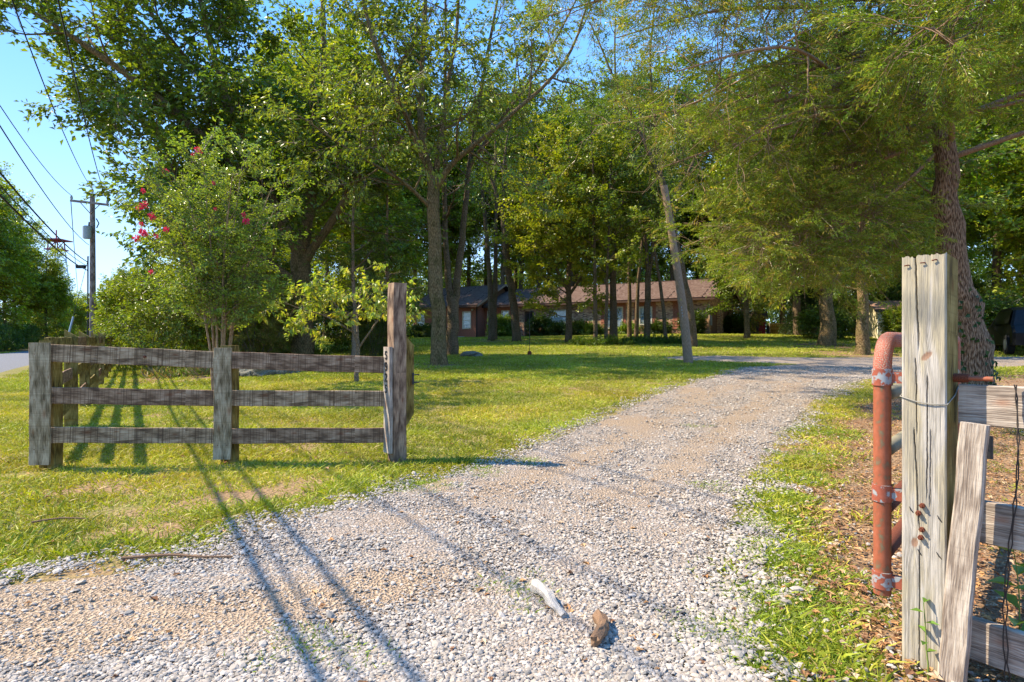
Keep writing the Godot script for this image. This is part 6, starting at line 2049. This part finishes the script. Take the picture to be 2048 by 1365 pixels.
func build_ground_cover() -> void:
	# lawn
	var near := [grass_patch(1, 46, 0.17, 0.055, 0.0065, 0.22), grass_patch(2, 46, 0.17, 0.05, 0.0065, 0.38), grass_patch(3, 40, 0.15, 0.085, 0.009, 0.06)]
	var far := [grass_patch(5, 46, 0.36, 0.075, 0.014, 0.25), grass_patch(6, 46, 0.36, 0.075, 0.014, 0.3)]
	var wn := [[], [], []]
	var tn := [PackedColorArray(), PackedColorArray(), PackedColorArray()]
	var wf := [[], []]
	var tf := [PackedColorArray(), PackedColorArray()]
	for q in 24000:
		var d := 2.0 + 14.0 * pow(rf(0, 1), 0.85)
		var x := rf(-1.0, 1.0) * (0.9 * d + 1.0)
		var s := x + 0.88 + 0.63 * d
		if s < -3.0 and s > -9.6:
			continue
		var edge := drive_dist(x, d)
		var wob := 0.22 * nz(x, d, 1.1) + 0.16 * nz(x, d, 3.5)
		if edge > wob - 0.06:
			continue
		if rf(0, 1) < litter_amount(x, d) * 0.93:
			continue
		if rf(0, 1) < bare_patch(x, d) * 0.92:
			continue
		var rim := smoothstep(-0.9, -0.05, edge) * smoothstep(9.0, 5.0, d)
		var k := 2 if rf(0, 1) < 0.14 + 0.75 * rim * (0.5 + nz(x, d, 1.6)) else (0 if nz(x, d, 0.6) + rf(-0.4, 0.4) > 0 else 1)
		var v := 1.0 + 0.38 * nz(x, d, 0.4) + 0.2 * nz(x, d, 1.8) + rf(-0.12, 0.12)
		wn[k].append(Transform3D(Basis(Vector3.UP, rf(0, TAU)).scaled(Vector3.ONE * rf(0.75, 1.25)), P(x, d, 0.006)))
		tn[k].append(Color(v * (1.0 + 0.18 * nz(x + 5.0, d, 0.3)), v, v * 0.95))
	# strips and tufts in and beside the gravel
	var tufts := [[1.06, 2.35, 0.26, 160], [1.25, 2.75, 0.24, 120], [1.5, 3.4, 0.22, 80], [1.75, 3.95, 0.22, 70], [2.05, 4.6, 0.22, 60], [2.5, 5.3, 0.3, 60], [3.1, 6.3, 0.4, 50], [3.9, 7.5, 0.45, 50], [-0.85, 2.35, 0.16, 22], [-0.72, 2.28, 0.10, 12], [0.02, 2.95, 0.13, 12], [0.10, 2.8, 0.08, 7], [0.75, 2.5, 0.12, 10], [-0.55, 2.3, 0.06, 4], [-0.7, 5.0, 0.28, 40], [-0.3, 5.5, 0.22, 40], [0.1, 5.95, 0.2, 24], [2.6, 7.7, 0.35, 10], [1.55, 2.9, 0.3, 30], [1.7, 4.9, 0.2, 12]]
	for t in tufts:
		for q in t[3]:
			var a := rf(0, TAU)
			var r: float = t[2] * sqrt(rf(0, 1))
			var x: float = t[0] + cos(a) * r
			var d: float = t[1] + sin(a) * r
			var k := 2 if rf(0, 1) < 0.6 else 0
			wn[k].append(Transform3D(Basis(Vector3.UP, rf(0, TAU)).scaled(Vector3.ONE * rf(0.35, 0.75)), P(x, d, 0.012)))
			var v := rf(0.8, 1.15)
			tn[k].append(Color(0.75 * v, 0.95 * v, 0.9 * v))
	for q in 30000:
		var d := 14.0 + 44.0 * pow(rf(0, 1), 1.35)
		var x := rf(-1.0, 1.0) * (0.92 * d)
		var s := x + 0.88 + 0.63 * d
		if s < -3.0 and s > -9.6:
			continue
		if d < 23.0 and drive_dist(x, d) > -0.15 + 0.3 * nz(x, d, 1.1):
			continue
		if rf(0, 1) < litter_amount(x, d):
			continue
		if d > 50.0 and x > -16.0 and x < 17.0:
			continue
		var k := q % 2
		var v := 1.0 + 0.38 * nz(x, d, 0.25) + 0.25 * nz(x, d, 0.9) + rf(-0.15, 0.15)
		wf[k].append(Transform3D(Basis(Vector3.UP, rf(0, TAU)).scaled(Vector3.ONE * rf(0.8, 1.3) * (1.0 if d < 26.0 else 1.35)), P(x, d, 0.0)))
		tf[k].append(Color(v * 0.95, v, v * 0.9))
	for k in 3:
		tag(scatter("lawn_grass", near[k], M.grass, self, wn[k], tn[k]), ["short green lawn grass of the near lawn", "short half dry lawn grass of the near lawn", "longer green grass in tufts along the gravel edge"][k], "grass")
	for k in 2:
		tag(scatter("lawn_grass", far[k], M.grass, self, wf[k], tf[k]), ["grass of the far lawn toward the house", "paler grass of the far lawn toward the house"][k], "grass")
	# gravel
	var peb := []
	var wp := []
	var tp := []
	for k in 5:
		peb.append(pebble(70 + k))
		wp.append([])
		tp.append(PackedColorArray())
	for q in 420000:
		var f := pow(rf(0, 1), 1.9)
		var d := 2.0 + 15.0 * f
		var x := rf(-1.0, 1.0) * (0.88 * d + 0.4)
		var edge := drive_dist(x, d) if d < 17.0 else -1.0
		var wob := 0.22 * nz(x, d, 1.1) + 0.16 * nz(x, d, 3.5)
		if edge < wob - 0.05 - absf(rf(-0.25, 0.25)) * rf(0, 1):
			if not (x > 0.5 and edge > -1.0 and rf(0, 1) < 0.02):
				continue
		var dusty := packed_fines(x, d)
		if rf(0, 1) < dusty * 0.9:
			continue
		var k := q % 5
		var s := (0.0042 + 0.0085 * pow(rf(0, 1), 3.2)) * (0.95 + 0.06 * d)
		if rf(0, 1) < 0.02:
			s *= 1.7
		if x > 0.45 * d - 0.35 and d < 5.0:
			s *= 1.25
		var v := rf(0.22, 0.46)
		var c := Color(v * 1.08, v * 0.93, v * 0.78)
		if rf(0, 1) < 0.13:
			c = Color(v * 1.06, v * 0.86, v * 0.66)
		elif rf(0, 1) < 0.12:
			c = Color(v * 0.66, v * 0.60, v * 0.53)
		wp[k].append(Transform3D(Basis(rdir(), rf(0, 0.7)).rotated(Vector3.UP, rf(0, TAU)).scaled(Vector3.ONE * s), P(x, d, 0.022 + s * rf(-0.1, 0.5))))
		tp[k].append(c)
	for k in 5:
		tag(scatter("gravel", peb[k], M.stone, self, wp[k], tp[k]), "loose pale crushed stone of the gravel drive", "gravel", "gravel of the drive")
	# fallen leaves, bark and twigs
	var lc := [Color(0.42, 0.22, 0.09), Color(0.32, 0.16, 0.07), Color(0.45, 0.27, 0.13), Color(0.22, 0.11, 0.06), Color(0.42, 0.30, 0.19)]
	for k in 5:
		var m := fallen_leaf(80 + k, lc[k])
		var wl := []
		var tl := PackedColorArray()
		for q in 5200:
			var d := 2.0 + 16.0 * pow(rf(0, 1), 1.15)
			var x := rf(-0.9, 1.0) * (0.9 * d + 0.3)
			if q % 5 == 4:
				d = rf(17.0, 35.0)
				x = rf(-4.0, 22.0)
			var p := litter_amount(x, d)
			if rf(0, 1) > maxf(p, 0.045 if drive_dist(x, d) > 0.0 else 0.022):
				continue
			wl.append(Transform3D(Basis(rdir(), rf(0, 0.5)).rotated(Vector3.UP, rf(0, TAU)).scaled(Vector3.ONE * rf(0.25, 0.7)), P(x, d, 0.028)))
			var v := rf(0.7, 1.25)
			tl.append(Color(v, v, v))
		for q in 4200:
			var d := 2.0 + 10.0 * pow(rf(0, 1), 1.4)
			var x := right_edge(d) + rf(0.1, 1.0 + 0.5 * d)
			if rf(0, 1) > litter_amount(x, d):
				continue
			wl.append(Transform3D(Basis(rdir(), rf(0, 0.6)).rotated(Vector3.UP, rf(0, TAU)).scaled(Vector3.ONE * rf(0.15, 0.5)), P(x, d, 0.016)))
			var v := rf(0.6, 1.2)
			tl.append(Color(v, v, v))
		tag(scatter("fallen_leaves", m, M.dry, self, wl, tl), "scattered dry brown fallen leaves on ground and gravel", "fallen leaves", "leaf litter")
